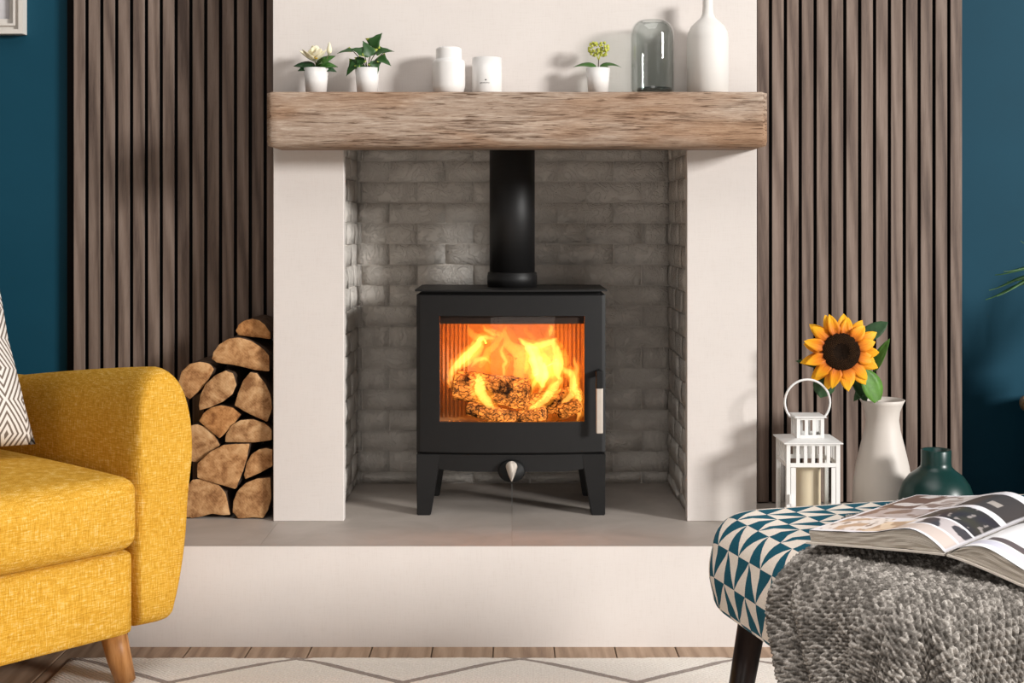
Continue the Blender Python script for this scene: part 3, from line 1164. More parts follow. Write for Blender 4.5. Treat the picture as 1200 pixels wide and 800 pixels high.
# ------------------------------------------------------------------ firewood pile
def cut_mat():
    m, nt, b = mk('sawn_birch_end', 0.75, 0.2)
    v = coords(nt, 'Object', (1, 1, 1), 3.0)
    oi = nd(nt, 'ShaderNodeObjectInfo')
    n1 = noise(nt, v, 26, 5, 0.6, 0.5)
    rings = nd(nt, 'ShaderNodeTexWave', {'Vector': v, 'Scale': 60.0, 'Distortion': 5.0, 'Detail': 3.0}, wave_type='RINGS', rings_direction='Y').outputs['Fac']
    f = mth(nt, 'ADD', mth(nt, 'MULTIPLY', n1, 0.72), mth(nt, 'ADD', mth(nt, 'MULTIPLY', noise(nt, v, 150, 4, 0.7), 0.22), mth(nt, 'MULTIPLY', rings, 0.02)))
    c = ramp(nt, f, [(0.38, (0.24, 0.115, 0.048)), (0.48, (0.45, 0.255, 0.12)), (0.60, (0.62, 0.405, 0.22))])
    tint = ramp(nt, oi.outputs['Random'], [(0.0, (0.95, 0.90, 0.84)), (0.5, (1, 0.96, 0.9)), (1.0, (1.0, 0.80, 0.58))])
    nt.links.new(mixc(nt, 1.0, c, tint, 'MULTIPLY'), b.inputs['Base Color'])
    bump(nt, b, f, 0.4, 0.003)
    return m


CUT = cut_mat()
BARK = plain('dark_bark', (0.10, 0.062, 0.042), 0.9, 0.15, 0.5, 40, 0.9, 90)
LOGS = [
    ('small half-round log at the very top of the pile', [(237, 104), (246, 84), (265, 70), (290, 64), (316, 70), (334, 86), (350, 110), (350, 131), (300, 124), (246, 118)], 3.47),
    ('wide half-round log just under the top log', [(160, 195), (164, 172), (182, 148), (212, 129), (246, 124), (290, 136), (325, 160), (346, 182), (348, 236), (300, 230), (230, 214), (175, 206)], 3.45),
    ('half-round log on the upper left beside the armchair arm', [(50, 272), (62, 235), (88, 210), (120, 203), (152, 208), (169, 226), (150, 262), (118, 300), (88, 326), (66, 310)], 3.46),
    ('split orange-tinted log in the upper middle of the pile', [(117, 345), (122, 312), (140, 275), (172, 246), (206, 231), (230, 240), (241, 278), (228, 308), (196, 333), (152, 352), (120, 361)], 3.45),
    ('tall wedge-shaped log against the pier, third from the top', [(232, 345), (244, 305), (262, 262), (285, 235), (306, 240), (333, 272), (352, 312), (356, 355), (340, 399), (300, 381), (262, 362)], 3.445),
    ('fan-shaped log in the middle left of the pile', [(118, 396), (132, 370), (158, 350), (190, 343), (228, 350), (256, 374), (230, 408), (186, 452), (160, 432)], 3.455),
    ('low rounded log in the middle of the pile against the pier', [(202, 464), (206, 436), (222, 410), (250, 392), (292, 388), (330, 400), (355, 422), (355, 457), (300, 464)], 3.45),
    ('rounded log half hidden behind the armchair arm', [(60, 440), (84, 412), (112, 404), (142, 414), (170, 440), (188, 474), (152, 501), (112, 530), (70, 520)], 3.46),
    ('large flat-sided wedge log in the lower middle', [(112, 532), (158, 492), (200, 471), (244, 468), (284, 467), (276, 512), (260, 560), (238, 616), (190, 602), (112, 580)], 3.445),
    ('small quarter log beside the pier above the bottom row', [(264, 572), (272, 530), (288, 502), (312, 486), (337, 481), (357, 486), (357, 540), (322, 560), (282, 578), (268, 583)], 3.45),
    ('bottom row log nearest the armchair', [(62, 712), (66, 630), (98, 590), (140, 586), (176, 600), (206, 634), (222, 706), (190, 706), (160, 702), (130, 710), (100, 716)], 3.45),
    ('bottom row half-round log touching the pier', [(226, 694), (229, 660), (242, 626), (268, 600), (302, 586), (350, 580), (353, 648), (342, 690), (326, 714), (290, 712), (246, 716)], 3.445),
]


def wood_log(lbl, outl, D):
    y0 = D
    raw = [(190 + a / 2.757, 350 + b_ / 2.757) for a, b_ in outl]
    pts = []
    for i, p0 in enumerate(raw):
        p1 = raw[(i + 1) % len(raw)]
        for t in (0.06, 0.35, 0.65, 0.94):
            pts.append((p0[0] + (p1[0] - p0[0]) * t + 0.5 * mnoise.noise(Vector((p0[0] * 3 + t * 9, p0[1], 0))), p0[1] + (p1[1] - p0[1]) * t + 0.5 * mnoise.noise(Vector((p0[0], p0[1] * 3 + t * 9, 4)))))
    cs = [PX(a, b_, D) for a, b_ in pts]
    zoff = 0.0
    lo = min(c.z for c in cs)
    if lbl.startswith('bottom'):
        zoff = Z_H + 0.0006 - lo
    cs = [(c.x + 0.0006 * mnoise.noise(c * 300), c.z + zoff) for c in cs]
    cx = sum(c[0] for c in cs) / len(cs)
    cz = sum(c[1] for c in cs) / len(cs)
    y1 = D_SLAT - 0.004
    root = empty('firewood_log', (cx, (y0 + y1) / 2, min(c[1] for c in cs)), lbl, 'log', 'split logs stacked beside the pier')
    ins = lambda c, k: (cx + (c[0] - cx) * k, cz + (c[1] - cz) * k)
    n = len(cs)
    v, f = [], []
    NR_ = 6
    for r in range(NR_ + 1):
        t = r / NR_
        y = y0 + 0.0008 + (y1 - y0) * t
        for i, c in enumerate(cs):
            k = 0.985 + 0.02 * mnoise.noise(Vector((c[0] * 60, y * 25, c[1] * 60)))
            k = min(k, 0.998)
            q = ins(c, k)
            zz = max(q[1], Z_H + 0.0005)
            v.append((q[0], y, zz))
    for r in range(NR_):
        for i in range(n):
            j = (i + 1) % n
            f.append((r * n + i, (r + 1) * n + i, (r + 1) * n + j, r * n + j))
    f.append([NR_ * n + i for i in range(n)][::-1])
    make('bark', v, f, BARK, root, True)
    # sawn end, slightly domed and rough
    v, f = [], []
    rings = [0.985, 0.93, 0.6, 0.25]
    for q, k in enumerate(rings):
        for c in cs:
            x, z = ins(c, k)
            y = y0 + (0.0008 if q == 0 else -0.0006) + 0.0011 * mnoise.noise(Vector((x * 90, z * 90, D * 10)))
            v.append((x, y, z))
    v.append((cx, y0 - 0.0006, cz))
    for q in range(len(rings) - 1):
        for i in range(n):
            j = (i + 1) % n
            f.append((q * n + i, q * n + j, (q + 1) * n + j, (q + 1) * n + i))
    b0 = (len(rings) - 1) * n
    for i in range(n):
        f.append((b0 + i, b0 + (i + 1) % n, len(v) - 1))
    make('sawn_end', v, f, CUT, root, True)


for a in LOGS:
    wood_log(*a)

# ------------------------------------------------------------------ things on the mantel
MT = MZ1 + 0.0006
LEAF = plain('green_leaf', (0.045, 0.13, 0.022), 0.45, 0.4, 0.4, 60)
LEAF_DK = plain('dark_green_leaf', (0.018, 0.06, 0.02), 0.42, 0.4, 0.35, 60)
STEM = plain('green_brown_stem', (0.09, 0.10, 0.03), 0.6, 0.3, 0.2, 60)
PETAL_CREAM = plain('cream_petal', (0.82, 0.76, 0.55), 0.5, 0.3, 0.1, 60)
YELLOW_C = plain('yellow_stamen', (0.75, 0.48, 0.03), 0.6, 0.3, 0.2, 200)


def variegated():
    m, nt, b = mk('variegated_ivy_leaf', 0.45, 0.4)
    tc = nd(nt, 'ShaderNodeTexCoord')
    n = noise(nt, coords(nt, 'Generated', (1, 1, 1), 4.0), 3.0, 3)
    s = nd(nt, 'ShaderNodeSeparateXYZ', {0: tc.outputs['Generated']})
    e = mth(nt, 'ABSOLUTE', mth(nt, 'SUBTRACT', s.outputs[0], 0.5))
    f = mth(nt, 'ADD', e, mth(nt, 'MULTIPLY', mth(nt, 'SUBTRACT', n, 0.5), 0.35))
    nt.links.new(ramp(nt, f, [(0.30, (0.022, 0.075, 0.015)), (0.38, (0.10, 0.20, 0.03)), (0.43, (0.55, 0.56, 0.10))]), b.inputs['Base Color'])
    return m


IVY = variegated()


def pot(root, px, D, wt=29, wb_=24, top=80.0):
    s = F / D
    h = ZC - (top - VY) / s - MT
    rt, rb = wt / 2 / s, wb_ / 2 / s
    c = ((px - VX) / s, D, MT)
    lathe('pot', [(rb, 0), (rt, h), (rt - 0.0022, h), (rt - 0.003, h - 0.006)], c, WHITE_CER, root, 32)
    lathe('soil', [(rt - 0.0034, h - 0.008), (rt - 0.006, h - 0.005)], c, SOIL, root, 20)
    return Vector((c[0], c[1], c[2] + h - 0.004))


DM = 3.350
r_ = empty('potted_magnolia', PX(370.5, 112, DM), 'small white pot with a cream magnolia flower and green leaves', 'plant', 'small potted plants on the mantel')
top = pot(r_, 370.5, DM)
fc = PX(369, 66, DM - 0.005)
tube('stem', [top, (top.x, top.y, (top.z + fc.z) / 2), fc + Vector((0, 0, -0.012))], 0.0016, STEM, r_, 6)
for i in range(5):
    a = 2 * PI * i / 5 + 0.3
    leaf('petal', 0.036, 0.036, fc + Vector((0, 0, -0.010)), (math.cos(a) * 0.55, math.sin(a) * 0.55, 0.8), (-math.cos(a), -math.sin(a), 0.3), PETAL_CREAM, r_, bend=-0.5, fold=0.5)
for a in (R(175), R(220), R(-30), R(300), R(110)):
    leaf('petal', 0.044, 0.030, fc + Vector((0, 0, -0.012)), (math.cos(a), math.sin(a) * 0.8, 0.25), (0, -0.3, 1), PETAL_CREAM, r_, bend=-0.5, fold=0.5)
bm = bmesh.new()
bmesh.ops.create_icosphere(bm, subdivisions=2, radius=0.007, matrix=Matrix.Translation(fc + Vector((0.004, -0.012, 0))) @ Matrix.Diagonal((1, 1, 1.3, 1)))
from_bm('flower_centre', bm, YELLOW_C, r_, True)
bc = PX(386, 62, DM)
tube('stem', [top, PX(380, 76, DM), bc], 0.0013, STEM, r_, 6)
v, f = lathe_data([(0.001, -0.006), (0.006, 0.002), (0.0065, 0.010), (0.003, 0.022), (0.0004, 0.027)], bc, 10)
make('bud', v, f, PETAL_CREAM, r_, True)
for a in (0.5, 2.6, 4.4):
    leaf('sepal', 0.026, 0.011, bc + Vector((0, 0, -0.006)), (math.cos(a) * 0.25, math.sin(a) * 0.25, 1), (-math.cos(a), -math.sin(a), 0), LEAF_DK, r_, bend=-0.3)
for (dx, dz, L, dy, mt_) in ((-0.9, 0.35, 0.052, -0.1, LEAF_DK), (-1, 0.12, 0.040, -0.45, LEAF_DK), (0.9, 0.35, 0.045, -0.4, LEAF), (1, 0.1, 0.045, -0.2, LEAF_DK), (0.7, 0.75, 0.05, -0.2, LEAF), (1, 0.42, 0.05, 0.2, LEAF), (0.25, 0.5, 0.036, -0.9, LEAF), (0.55, 0.6, 0.040, -0.6, LEAF), (-0.4, 0.5, 0.03, 0.8, LEAF)):
    leaf('leaf', L * 1.1, 0.027, top + Vector((0, 0, 0.004)), (dx, dy, dz), (0, -0.75, 0.7), mt_, r_, bend=0.5, fold=0.3)

r_ = empty('potted_ivy', PX(430.5, 112, DM), 'small white pot with dark variegated ivy leaves', 'plant', 'small potted plants on the mantel')
top = pot(r_, 430.5, DM)
ivyshape = lambda t: (1.0 if t < 0.32 else 0.62 if t < 0.55 else 0.5) * (math.sin(PI * min(1, t + 0.08)) ** 0.6 if t < 0.97 else 0.02) + (0.25 if 0.2 < t < 0.36 else 0)
for (tx, ty, L, W, ang, fy) in ((414, 60, 0.034, 0.024, 175, 0.3), (420, 72, 0.040, 0.030, 222, 0.5), (424, 67, 0.030, 0.022, 250, 0.8), (436, 55, 0.036, 0.034, 60, 0.7), (440, 62, 0.034, 0.030, 20, 0.6), (434, 66, 0.036, 0.032, 110, 0.9), (443, 68, 0.032, 0.028, -20, 0.6), (438, 71, 0.030, 0.026, -70, 0.9), (448, 63, 0.026, 0.022, 25, 0.3), (427, 63, 0.030, 0.026, 150, 0.8), (424, 76, 0.024, 0.024, 260, 0.9)):
    yy = DM - 0.02 * rnd.random() - 0.004
    q = PX(tx, ty, yy)
    tube('stem', [top, (top + q) / 2 + Vector((0, 0, 0.004)), q], 0.0011, STEM, r_, 5)
    leaf('leaf', L * 1.15, W * 1.3, q, (math.cos(R(ang)), -0.25, math.sin(R(ang))), (0.1, -fy, 0.6), IVY, r_, bend=0.35, fold=0.25, n=9, shape=ivyshape)

r_ = empty('potted_flower', PX(701, 112, DM), 'small white pot with a yellow-green flower head and two leaves', 'plant', 'small potted plants on the mantel')
top = pot(r_, 701, DM, 28, 23)
fc = PX(701.5, 57.5, DM)
tube('stem', [top, PX(701.5, 70, DM)], 0.0013, plain('dark_stem', (0.05, 0.025, 0.02)), r_, 6)
LIME = plain('lime_blossom', (0.50, 0.52, 0.09), 0.55, 0.3, 0.35, 90)
bm = bmesh.new()
for i in range(90):
    a, b_ = rnd.uniform(0, 2 * PI), rnd.uniform(-1, 1)
    d = Vector((math.cos(a) * math.sqrt(1 - b_ * b_), math.sin(a) * math.sqrt(1 - b_ * b_), b_))
    sd = -0.011 if i % 2 else 0.011
    q = fc + Vector((sd + d.x * 0.013, d.y * 0.014, d.z * 0.016))
    bmesh.ops.create_icosphere(bm, subdivisions=1, radius=rnd.uniform(0.0026, 0.0044), matrix=Matrix.Translation(q))
for i in range(7):
    pass
tag(from_bm('flower_head', bm, LIME, r_, True), kind='stuff')
for dx in (-0.01, -0.004, 0.004, 0.01):
    tube('flower_stalk', [PX(701.5, 71, DM), fc + Vector((dx, 0, -0.004))], 0.0009, LIME, r_, 5)
leaf('leaf', 0.056, 0.022, top + Vector((-0.002, 0, 0.003)), (-0.9, -0.15, 0.55), (0.2, -0.6, 0.8), LEAF, r_, bend=0.75, fold=0.3)
leaf('leaf', 0.056, 0.018, top + Vector((0.002, 0, 0.003)), (0.85, -0.15, 0.75), (-0.1, -0.6, 0.8), LEAF, r_, bend=1.15, fold=0.3)
leaf('leaf', 0.022, 0.016, top + Vector((0.006, -0.004, 0.001)), (0.6, -0.6, 0.4), (0, -0.6, 0.8), LEAF, r_, bend=0.4)


def mlathe(name, px, D, prof_px, mat, label, cat, base_py=None, zbase=None, seg=40):
    """prof_px: (half width px, photo y) from the bottom up"""
    s = F / D
    zb = MT if zbase is None else zbase
    prof = []
    for hw, py in prof_px:
        z = ZC - (py - VY) / s - zb
        prof.append((hw / s, max(0, z)))
    prof[0] = (prof[0][0], 0.0)
    o = lathe(name, prof, ((px - VX) / s, D, zb), mat, None, seg)
    return tag(o, label, cat)


mlathe('white_jar', 526, DM, [(15, 112), (17.5, 108), (19.3, 101), (19.3, 75), (18.6, 71.5), (15.6, 70), (15.2, 69), (15.2, 59), (14.6, 57), (12.5, 55.6), (0, 55.2)], WHITE_CER, 'white lidded ceramic jar with a narrower top on the mantel', 'jar')
# candle cup with a tiny printed mark
cup = empty('candle_cup', PX(570.7, 112, DM), 'white candle cup with tiny dark print on the mantel', 'candle')
s = F / DM
cc = ((570.7 - VX) / s, DM, MT)
ch = ZC - (68 - VY) / s - MT
cr_ = 17.4 / s
lathe('cup', [(cr_ * 0.94, 0), (cr_, 0.004), (cr_, ch), (cr_ - 0.003, ch), (cr_ - 0.0035, ch - 0.014)], cc, WHITE_CER, cup, 40)
lathe('wax', [(cr_ - 0.004, ch - 0.018), (cr_ - 0.005, ch - 0.013)], cc, WAX, cup, 24)


def on_cup(px, py, w_, h_):
    x = (px - VX) / s - cc[0]
    z = ZC - (py - VY) / s
    pts = []
    for dx, dz in ((-w_, -h_), (w_, -h_), (w_, h_), (-w_, h_)):
        xx = x + dx / s
        a = math.asin(max(-1, min(1, xx / cr_)))
        pts.append((cc[0] + (cr_ + 0.0003) * math.sin(a), cc[1] - (cr_ + 0.0003) * math.cos(a), z + dz / s))
    return pts


v, f = [], []
for (px, py, w_, h_) in ((569.5, 95.2, 0.9, 0.45), (569.5, 95.2, 0.5, 0.75), (563.6, 98.7, 0.6, 0.5), (565.2, 98.6, 0.45, 0.45), (566.6, 98.7, 0.4, 0.5), (567.9, 98.6, 0.45, 0.4), (569.2, 98.7, 0.4, 0.45), (570.6, 98.6, 0.4, 0.5), (571.8, 98.6, 0.35, 0.4), (573.2, 98.7, 0.5, 0.4)):
    n0 = len(v)
    v += on_cup(px, py, w_, h_)
    f.append((n0, n0 + 1, n0 + 2, n0 + 3))
tag(make('printed_mark', v, f, INK, cup), 'tiny dark printed mark', kind='stuff')

# glass cloche
cl = empty('glass_cloche', PX(764.5, 112, 3.345), 'smoke grey glass dome jar between the lime flower and tall vase', 'glass jar')
DCL = 3.345
s = F / DCL
cx_, r0 = (764.5 - VX) / s, 25.6 / s
zt = ZC - (24 - VY) / s - MT
pr = [(r0 * 0.93, 0.0), (r0 * 0.985, 0.006), (r0, 0.016), (r0, zt - 0.040)]
for k in range(1, 9):
    a = PI / 2 * k / 8
    pr.append((r0 * (0.50 + 0.50 * math.cos(a)), zt - 0.040 + 0.040 * math.sin(a)))
outer = pr
inner = [(max(r - 0.0035, 0.001), z + (0.003 if z < 0.01 else -0.001)) for r, z in pr[::-1]]
v, f = lathe_data(outer + [(pr[-1][0] - 0.002, zt - 0.003)] + inner[1:], (cx_, DCL, MT), 48)
f = f[:-2]
n = len(outer) + 1 + len(inner) - 1
f.append([i * n for i in range(48)][::-1])
f.append([i * n + n - 1 for i in range(48)])
make('glass_dome', v, f, SMOKE, cl, True)
lathe('glass_foot', [(r0 * 0.72, 0.0), (r0 * 0.80, 0.004), (r0 * 0.78, 0.010), (r0 * 0.5, 0.0105)], (cx_ + 0.004, DCL, MT + 0.004), glass_mat('dark_glass_foot', (0.45, 0.48, 0.48), 2.0), cl, 40)

mlathe('bottle_vase', 829.5, 3.345, [(22.5, 112), (24.2, 109), (24.4, 60), (24.2, 46), (23, 38), (19.5, 31), (13, 25), (8.6, 21), (6.6, 16), (6.0, 8), (6.0, -2), (6.3, -5), (4.6, -5.2), (4.2, 0)], WHITE_MATT, 'tall white bottle-shaped vase with slim neck at the mantel end', 'vase')

# ------------------------------------------------------------------ picture frame top left
pf = empty('picture_frame', PX(-60, 40, D_WALL), 'cream picture frame at the top left edge of the blue wall', 'picture')
FRM = plain('cream_frame_paint', (0.70, 0.655, 0.60), 0.5, 0.4, 0.03)
fx1, fz0 = PX(27, 40, D_WALL - 0.03).x, PX(27, 39.5, D_WALL - 0.03).z
fx0, fz1 = fx1 - 0.42, fz0 + 0.52
yb, yf = D_WALL - 0.001, D_WALL - 0.032
box('picture', fx0 + 0.04, fx1 - 0.045, yb - 0.006, yb - 0.004, fz0 + 0.034, fz1 - 0.04, plain('pale_print', (0.62, 0.60, 0.61), 0.7, 0.2, 0.15, 6), pf)


def mitred(x0, x1, z0, z1, wd, ya, yb_, name):
    for k in range(4):
        co = [(x0, z0), (x1, z0), (x1, z1), (x0, z1)]
        ci = [(x0 + wd, z0 + wd), (x1 - wd, z0 + wd), (x1 - wd, z1 - wd), (x0 + wd, z1 - wd)]
        a, b_ = co[k], co[(k + 1) % 4]
        c, d = ci[(k + 1) % 4], ci[k]
        v, f = prism_data([a, b_, c, d], ya, yb_)
        make(name, v, f, FRM, pf)


mitred(fx0, fx1, fz0, fz1, 0.012, yf, yb, 'frame_side')
mitred(fx0 + 0.012, fx1 - 0.012, fz0 + 0.012, fz1 - 0.012, 0.010, yf + 0.012, yb, 'frame_side')
mitred(fx0 + 0.022, fx1 - 0.022, fz0 + 0.022, fz1 - 0.022, 0.006, yf + 0.004, yb, 'frame_side')
mitred(fx0 + 0.028, fx1 - 0.028, fz0 + 0.028, fz1 - 0.028, 0.014, yf + 0.018, yb, 'mount')

# ------------------------------------------------------------------ hearth things on the right
DL = 3.33
LZ = Z_H + 0.0006
la = empty('lantern', (0.7205, DL, LZ), 'white metal lantern with slotted top and ring handle beside the sunflower vase', 'lantern', None, 0.0)
k_ = F / DL
lw = 0.0645                     # half body width
lzr = ZC - (515 - VY) / k_ - LZ    # underside of the roof
B_ = lambda nm, *a, m=WHITE_PAINT, par=None, bev=0.0008: box(nm, *a, m, par or la, bev, 1, True)
B_('base', -lw - 0.006, lw + 0.006, -lw - 0.006, lw + 0.006, 0.0, 0.010)
pw = 0.010
for sx in (-1, 1):
    for sy in (-1, 1):
        B_('post', sx * lw - (pw if sx > 0 else 0), sx * lw + (pw if sx < 0 else 0), sy * lw - (pw if sy > 0 else 0), sy * lw + (pw if sy < 0 else 0), 0.010, lzr)
zs0, zs1 = lzr - 0.046, lzr
th = 0.003
for axis in (0, 1):
    for sgn in (-1, 1):
        def pan(nm, a0, a1, z0, z1, par=None, m=WHITE_PAINT, t=th, off=0.0):
            y0 = sgn * (lw - off)
            ya, yb_ = (y0, y0 - sgn * t)
            ya, yb_ = min(ya, yb_), max(ya, yb_)
            if axis == 0:
                return B_(nm, a0, a1, ya, yb_, z0, z1, m=m, par=par, bev=0.0004)
            return B_(nm, ya, yb_, a0, a1, z0, z1, m=m, par=par, bev=0.0004)
        i0, i1 = -lw + pw, lw - pw
        pan('rail', i0, i1, lzr - 0.005, lzr)
        pan('rail', i0, i1, zs0 - 0.010, zs0)
        pan('rail', i0, i1, 0.010, 0.022)
        ns = 6
        gap = (i1 - i0) / ns
        for q in range(1, ns):
            pan('bar', i0 + q * gap - 0.0042, i0 + q * gap + 0.0042, zs0, lzr - 0.005)
        if axis == 0 and sgn == -1:
            dr = pan('door', i0 + 0.001, i0 + 0.013, 0.024, zs0 - 0.011)
            pan('door', i1 - 0.011, i1 - 0.001, 0.024, zs0 - 0.011)
            lt = B_('latch', i0 - 0.004, i0 + 0.003, -lw - 0.006, -lw, 0.075, 0.098)
        pan('glass_pane', i0 + 0.0005, i1 - 0.0005, 0.0225, zs0 - 0.0105, m=GLASS, t=0.0015, off=0.0042)
rw = 0.0705


def frustum(nm, r0, r1, z0, z1, par, thick=0.0):
    v = [(-r0, -r0, z0), (r0, -r0, z0), (r0, r0, z0), (-r0, r0, z0), (-r1, -r1, z1), (r1, -r1, z1), (r1, r1, z1), (-r1, r1, z1)]
    f = [(3, 2, 1, 0), (4, 5, 6, 7)] + [(i, (i + 1) % 4, 4 + (i + 1) % 4, 4 + i) for i in range(4)]
    return make(nm, v, f, WHITE_PAINT, par, False, False, True)


frustum('roof_plate', rw, rw, lzr, lzr + 0.0025, la)
frustum('roof_slope', rw - 0.001, 0.0385, lzr + 0.0025, lzr + 0.0085, la)
cz0, cz1 = lzr + 0.0085, lzr + 0.0085 + 0.050
cw = 0.0335
for sx in (-1, 1):
    for sy in (-1, 1):
        B_('cap_post', min(sx * cw, sx * (cw - 0.009)), max(sx * cw, sx * (cw - 0.009)), min(sy * cw, sy * (cw - 0.009)), max(sy * cw, sy * (cw - 0.009)), cz0, cz1)
for axis in (0, 1):
    for sgn in (-1, 1):
        y0, y1 = sorted((sgn * cw, sgn * (cw - 0.003)))
        for (a0, a1, z0, z1) in ((-cw + 0.009, cw - 0.009, cz0, cz0 + 0.008), (-cw + 0.009, cw - 0.009, cz1 - 0.006, cz1), (-0.0135, -0.0050, cz0 + 0.008, cz1 - 0.006), (0.0050, 0.0135, cz0 + 0.008, cz1 - 0.006)):
            if axis == 0:
                B_('cap_bar', a0, a1, y0, y1, z0, z1, bev=0.0003)
            else:
                B_('cap_bar', y0, y1, a0, a1, z0, z1, bev=0.0003)
frustum('cap_roof', cw + 0.006, cw + 0.003, cz1, cz1 + 0.003, la)
hp = []
rH = 26.5 / k_
hc = cz1 + 0.003 + 0.030
for i in range(29):
    a = R(-38) + (R(218) - R(-38)) * i / 28
    hp.append((rH * math.cos(a) * 1.0, 0.0, hc + rH * math.sin(a)))
hp = [(cw + 0.003, 0, cz1 - 0.004)] + hp + [(-cw - 0.003, 0, cz1 - 0.004)]
tube('handle', hp, 0.0028, WHITE_PAINT, la, 8, local=True)

cpos = (PX(945.5, 0, DL).x, DL + 0.002, LZ + 0.0106)
cnd = empty('pillar_candle', cpos, 'ivory pillar candle standing inside the white lantern', 'candle')
lathe('wax', [(0.0325, 0.0), (0.0335, 0.002), (0.0335, 0.140), (0.031, 0.1445), (0.026, 0.1435), (0.010, 0.139), (0.0, 0.138)], cpos, WAX, cnd, 32)
tube('wick', [(cpos[0], cpos[1], cpos[2] + 0.137), (cpos[0] + 0.001, cpos[1], cpos[2] + 0.148)], 0.001, INK, cnd, 6)

DV = 3.42
mv = mlathe('tall_vase', 1034, DV, [(27, 614), (31, 612), (34, 600), (34.6, 585), (33.6, 566), (30.5, 545), (25.5, 523), (20.5, 503), (19.0, 492), (20.0, 482), (23.5, 473), (26.0, 468.2), (25.0, 467.6), (22.5, 472), (19.0, 480), (17.6, 492), (17, 500)], VASE_MATT, 'tall bone white vase holding the sunflower', 'vase', zbase=Z_H + 0.0006, seg=48)
DG = 3.25
mlathe('squat_vase', 1097, DG, [(26, 628), (34, 624), (41, 612), (43.6, 597), (42.5, 580), (38, 567), (31, 557), (22, 550.5), (17.6, 546), (17.0, 541), (17.2, 527.5), (16.6, 526.3), (14.8, 527), (14.4, 540)], GREEN_CER, 'squat dark green vase behind the open book', 'vase', zbase=Z_H + 0.0006, seg=48)

# ------------------------------------------------------------------ sunflower
def petal_mat():
    m, nt, b = mk('sunflower_petal', 0.55, 0.3)
    tc = nd(nt, 'ShaderNodeTexCoord')
    s_ = nd(nt, 'ShaderNodeSeparateXYZ', {0: tc.outputs['Generated']})
    n = noise(nt, coords(nt, 'Generated', (7, 1.0, 1), 5.0), 2.0, 3)
    f = mth(nt, 'ADD', s_.outputs[1], mth(nt, 'MULTIPLY', mth(nt, 'SUBTRACT', n, 0.5), 0.5))
    nt.links.new(ramp(nt, f, [(0.05, (0.40, 0.07, 0.003)), (0.42, (0.80, 0.24, 0.004)), (0.85, (0.90, 0.44, 0.012))]), b.inputs['Base Color'])
    bump(nt, b, n, 0.5, 0.002)
    return m


PETAL = petal_mat()
DISC = plain('dark_seed_disc', (0.012, 0.006, 0.003), 0.9, 0.1, 0.8, 260, 1.0, 400)
sfc = PX(985.5, 412, 3.325)
sn = Vector((-0.10, -0.97, 0.14)).normalized()
sf = empty('sunflower', PX(1034, 500, DV), 'sunflower with green leaves standing in the bone white vase', 'flower')
su = Vector((1, 0, 0)) - sn * sn.x
su.normalize()
sv = sn.cross(su)
if sv.z < 0:
    sv = -sv
dr_ = 0.0455
# seed disc
v, f = [], []
nr, nsg = 8, 40
for q in range(nr + 1):
    t = q / nr
    r = dr_ * t
    h = 0.013 * (1 - t ** 3) - 0.012 * math.exp(-(t / 0.42) ** 2)
    for i in range(nsg):
        a = 2 * PI * i / nsg
        k = h + 0.0016 * mnoise.noise(Vector((r * math.cos(a) * 400, r * math.sin(a) * 400, 0)))
        v.append(sfc + su * (r * math.cos(a)) + sv * (r * math.sin(a)) + sn * (k + 0.004))
for q in range(nr):
    for i in range(nsg):
        j = (i + 1) % nsg
        f.append((q * nsg + i, (q + 1) * nsg + i, (q + 1) * nsg + j, q * nsg + j))
v.append(sfc - sn * 0.012)
for i in range(nsg):
    f.append((nr * nsg + i, len(v) - 1, nr * nsg + (i + 1) % nsg))
disc = make('seed_disc', v, f, DISC, sf, True)
v, f = lathe_data([(0.0135, 0), (0.012, 0.003), (0.004, 0.004)], (0, 0, 0), 16)
bm = bmesh.new()
for i in range(420):
    t = math.sqrt((i + 95) / 515.0)
    a = i * 2.39996
    r = dr_ * t
    h = 0.013 * (1 - t ** 3) - 0.012 * math.exp(-(t / 0.42) ** 2) + 0.004
    q = sfc + su * (r * math.cos(a)) + sv * (r * math.sin(a)) + sn * h
    bmesh.ops.create_icosphere(bm, subdivisions=1, radius=0.0013, matrix=Matrix.Translation(q) @ Matrix.Diagonal((1, 1.6, 1, 1)))
florets = from_bm('seed_florets', bm, plain('brown_florets', (0.06, 0.027, 0.009), 0.8, 0.2, 0.7, 150), disc)
tag(florets, kind='stuff')
psh = lambda t: min(1, 0.45 + 2.0 * t) * (max(0, 1 - t ** 2.6)) ** 0.8
for layer, cnt, L0, z0 in ((0, 13, 0.058, -0.003), (1, 12, 0.050, 0.002)):
    for i in range(cnt):
        a = 2 * PI * (i + 0.5 * layer) / cnt + rnd.uniform(-0.06, 0.06)
        d = su * math.cos(a) + sv * math.sin(a)
        L = L0 * rnd.uniform(0.88, 1.1)
        leaf('petal', L, rnd.uniform(0.030, 0.038), sfc + d * (dr_ * 0.88) + sn * z0, d + sn * rnd.uniform(0.0, 0.28), sn, PETAL, sf, bend=rnd.uniform(-0.1, 0.5), fold=rnd.uniform(-0.2, 0.5), shape=psh, n=7)
SLEAF = plain('sunflower_leaf', (0.09, 0.22, 0.03), 0.5, 0.35, 0.35, 30, 0.3, 120)
SLEAF_DK = plain('sunflower_leaf_dark', (0.03, 0.075, 0.028), 0.55, 0.3, 0.35, 30, 0.3, 120)
tube('stem', [PX(1034, 560, DV), PX(1033, 490, DV), PX(1022, 455, 3.385), PX(1000, 425, 3.36), sfc - sn * 0.012], 0.0045, STEM, sf, 8)
Lf = lambda a, b_, W, mt_, facing, D0=3.36, **kw: leaf('leaf', (PX(b_[0], b_[1], D0) - PX(a[0], a[1], D0)).length, W, PX(a[0], a[1], D0), PX(b_[0], b_[1], D0 - 0.01) - PX(a[0], a[1], D0), facing, mt_, sf, **kw)
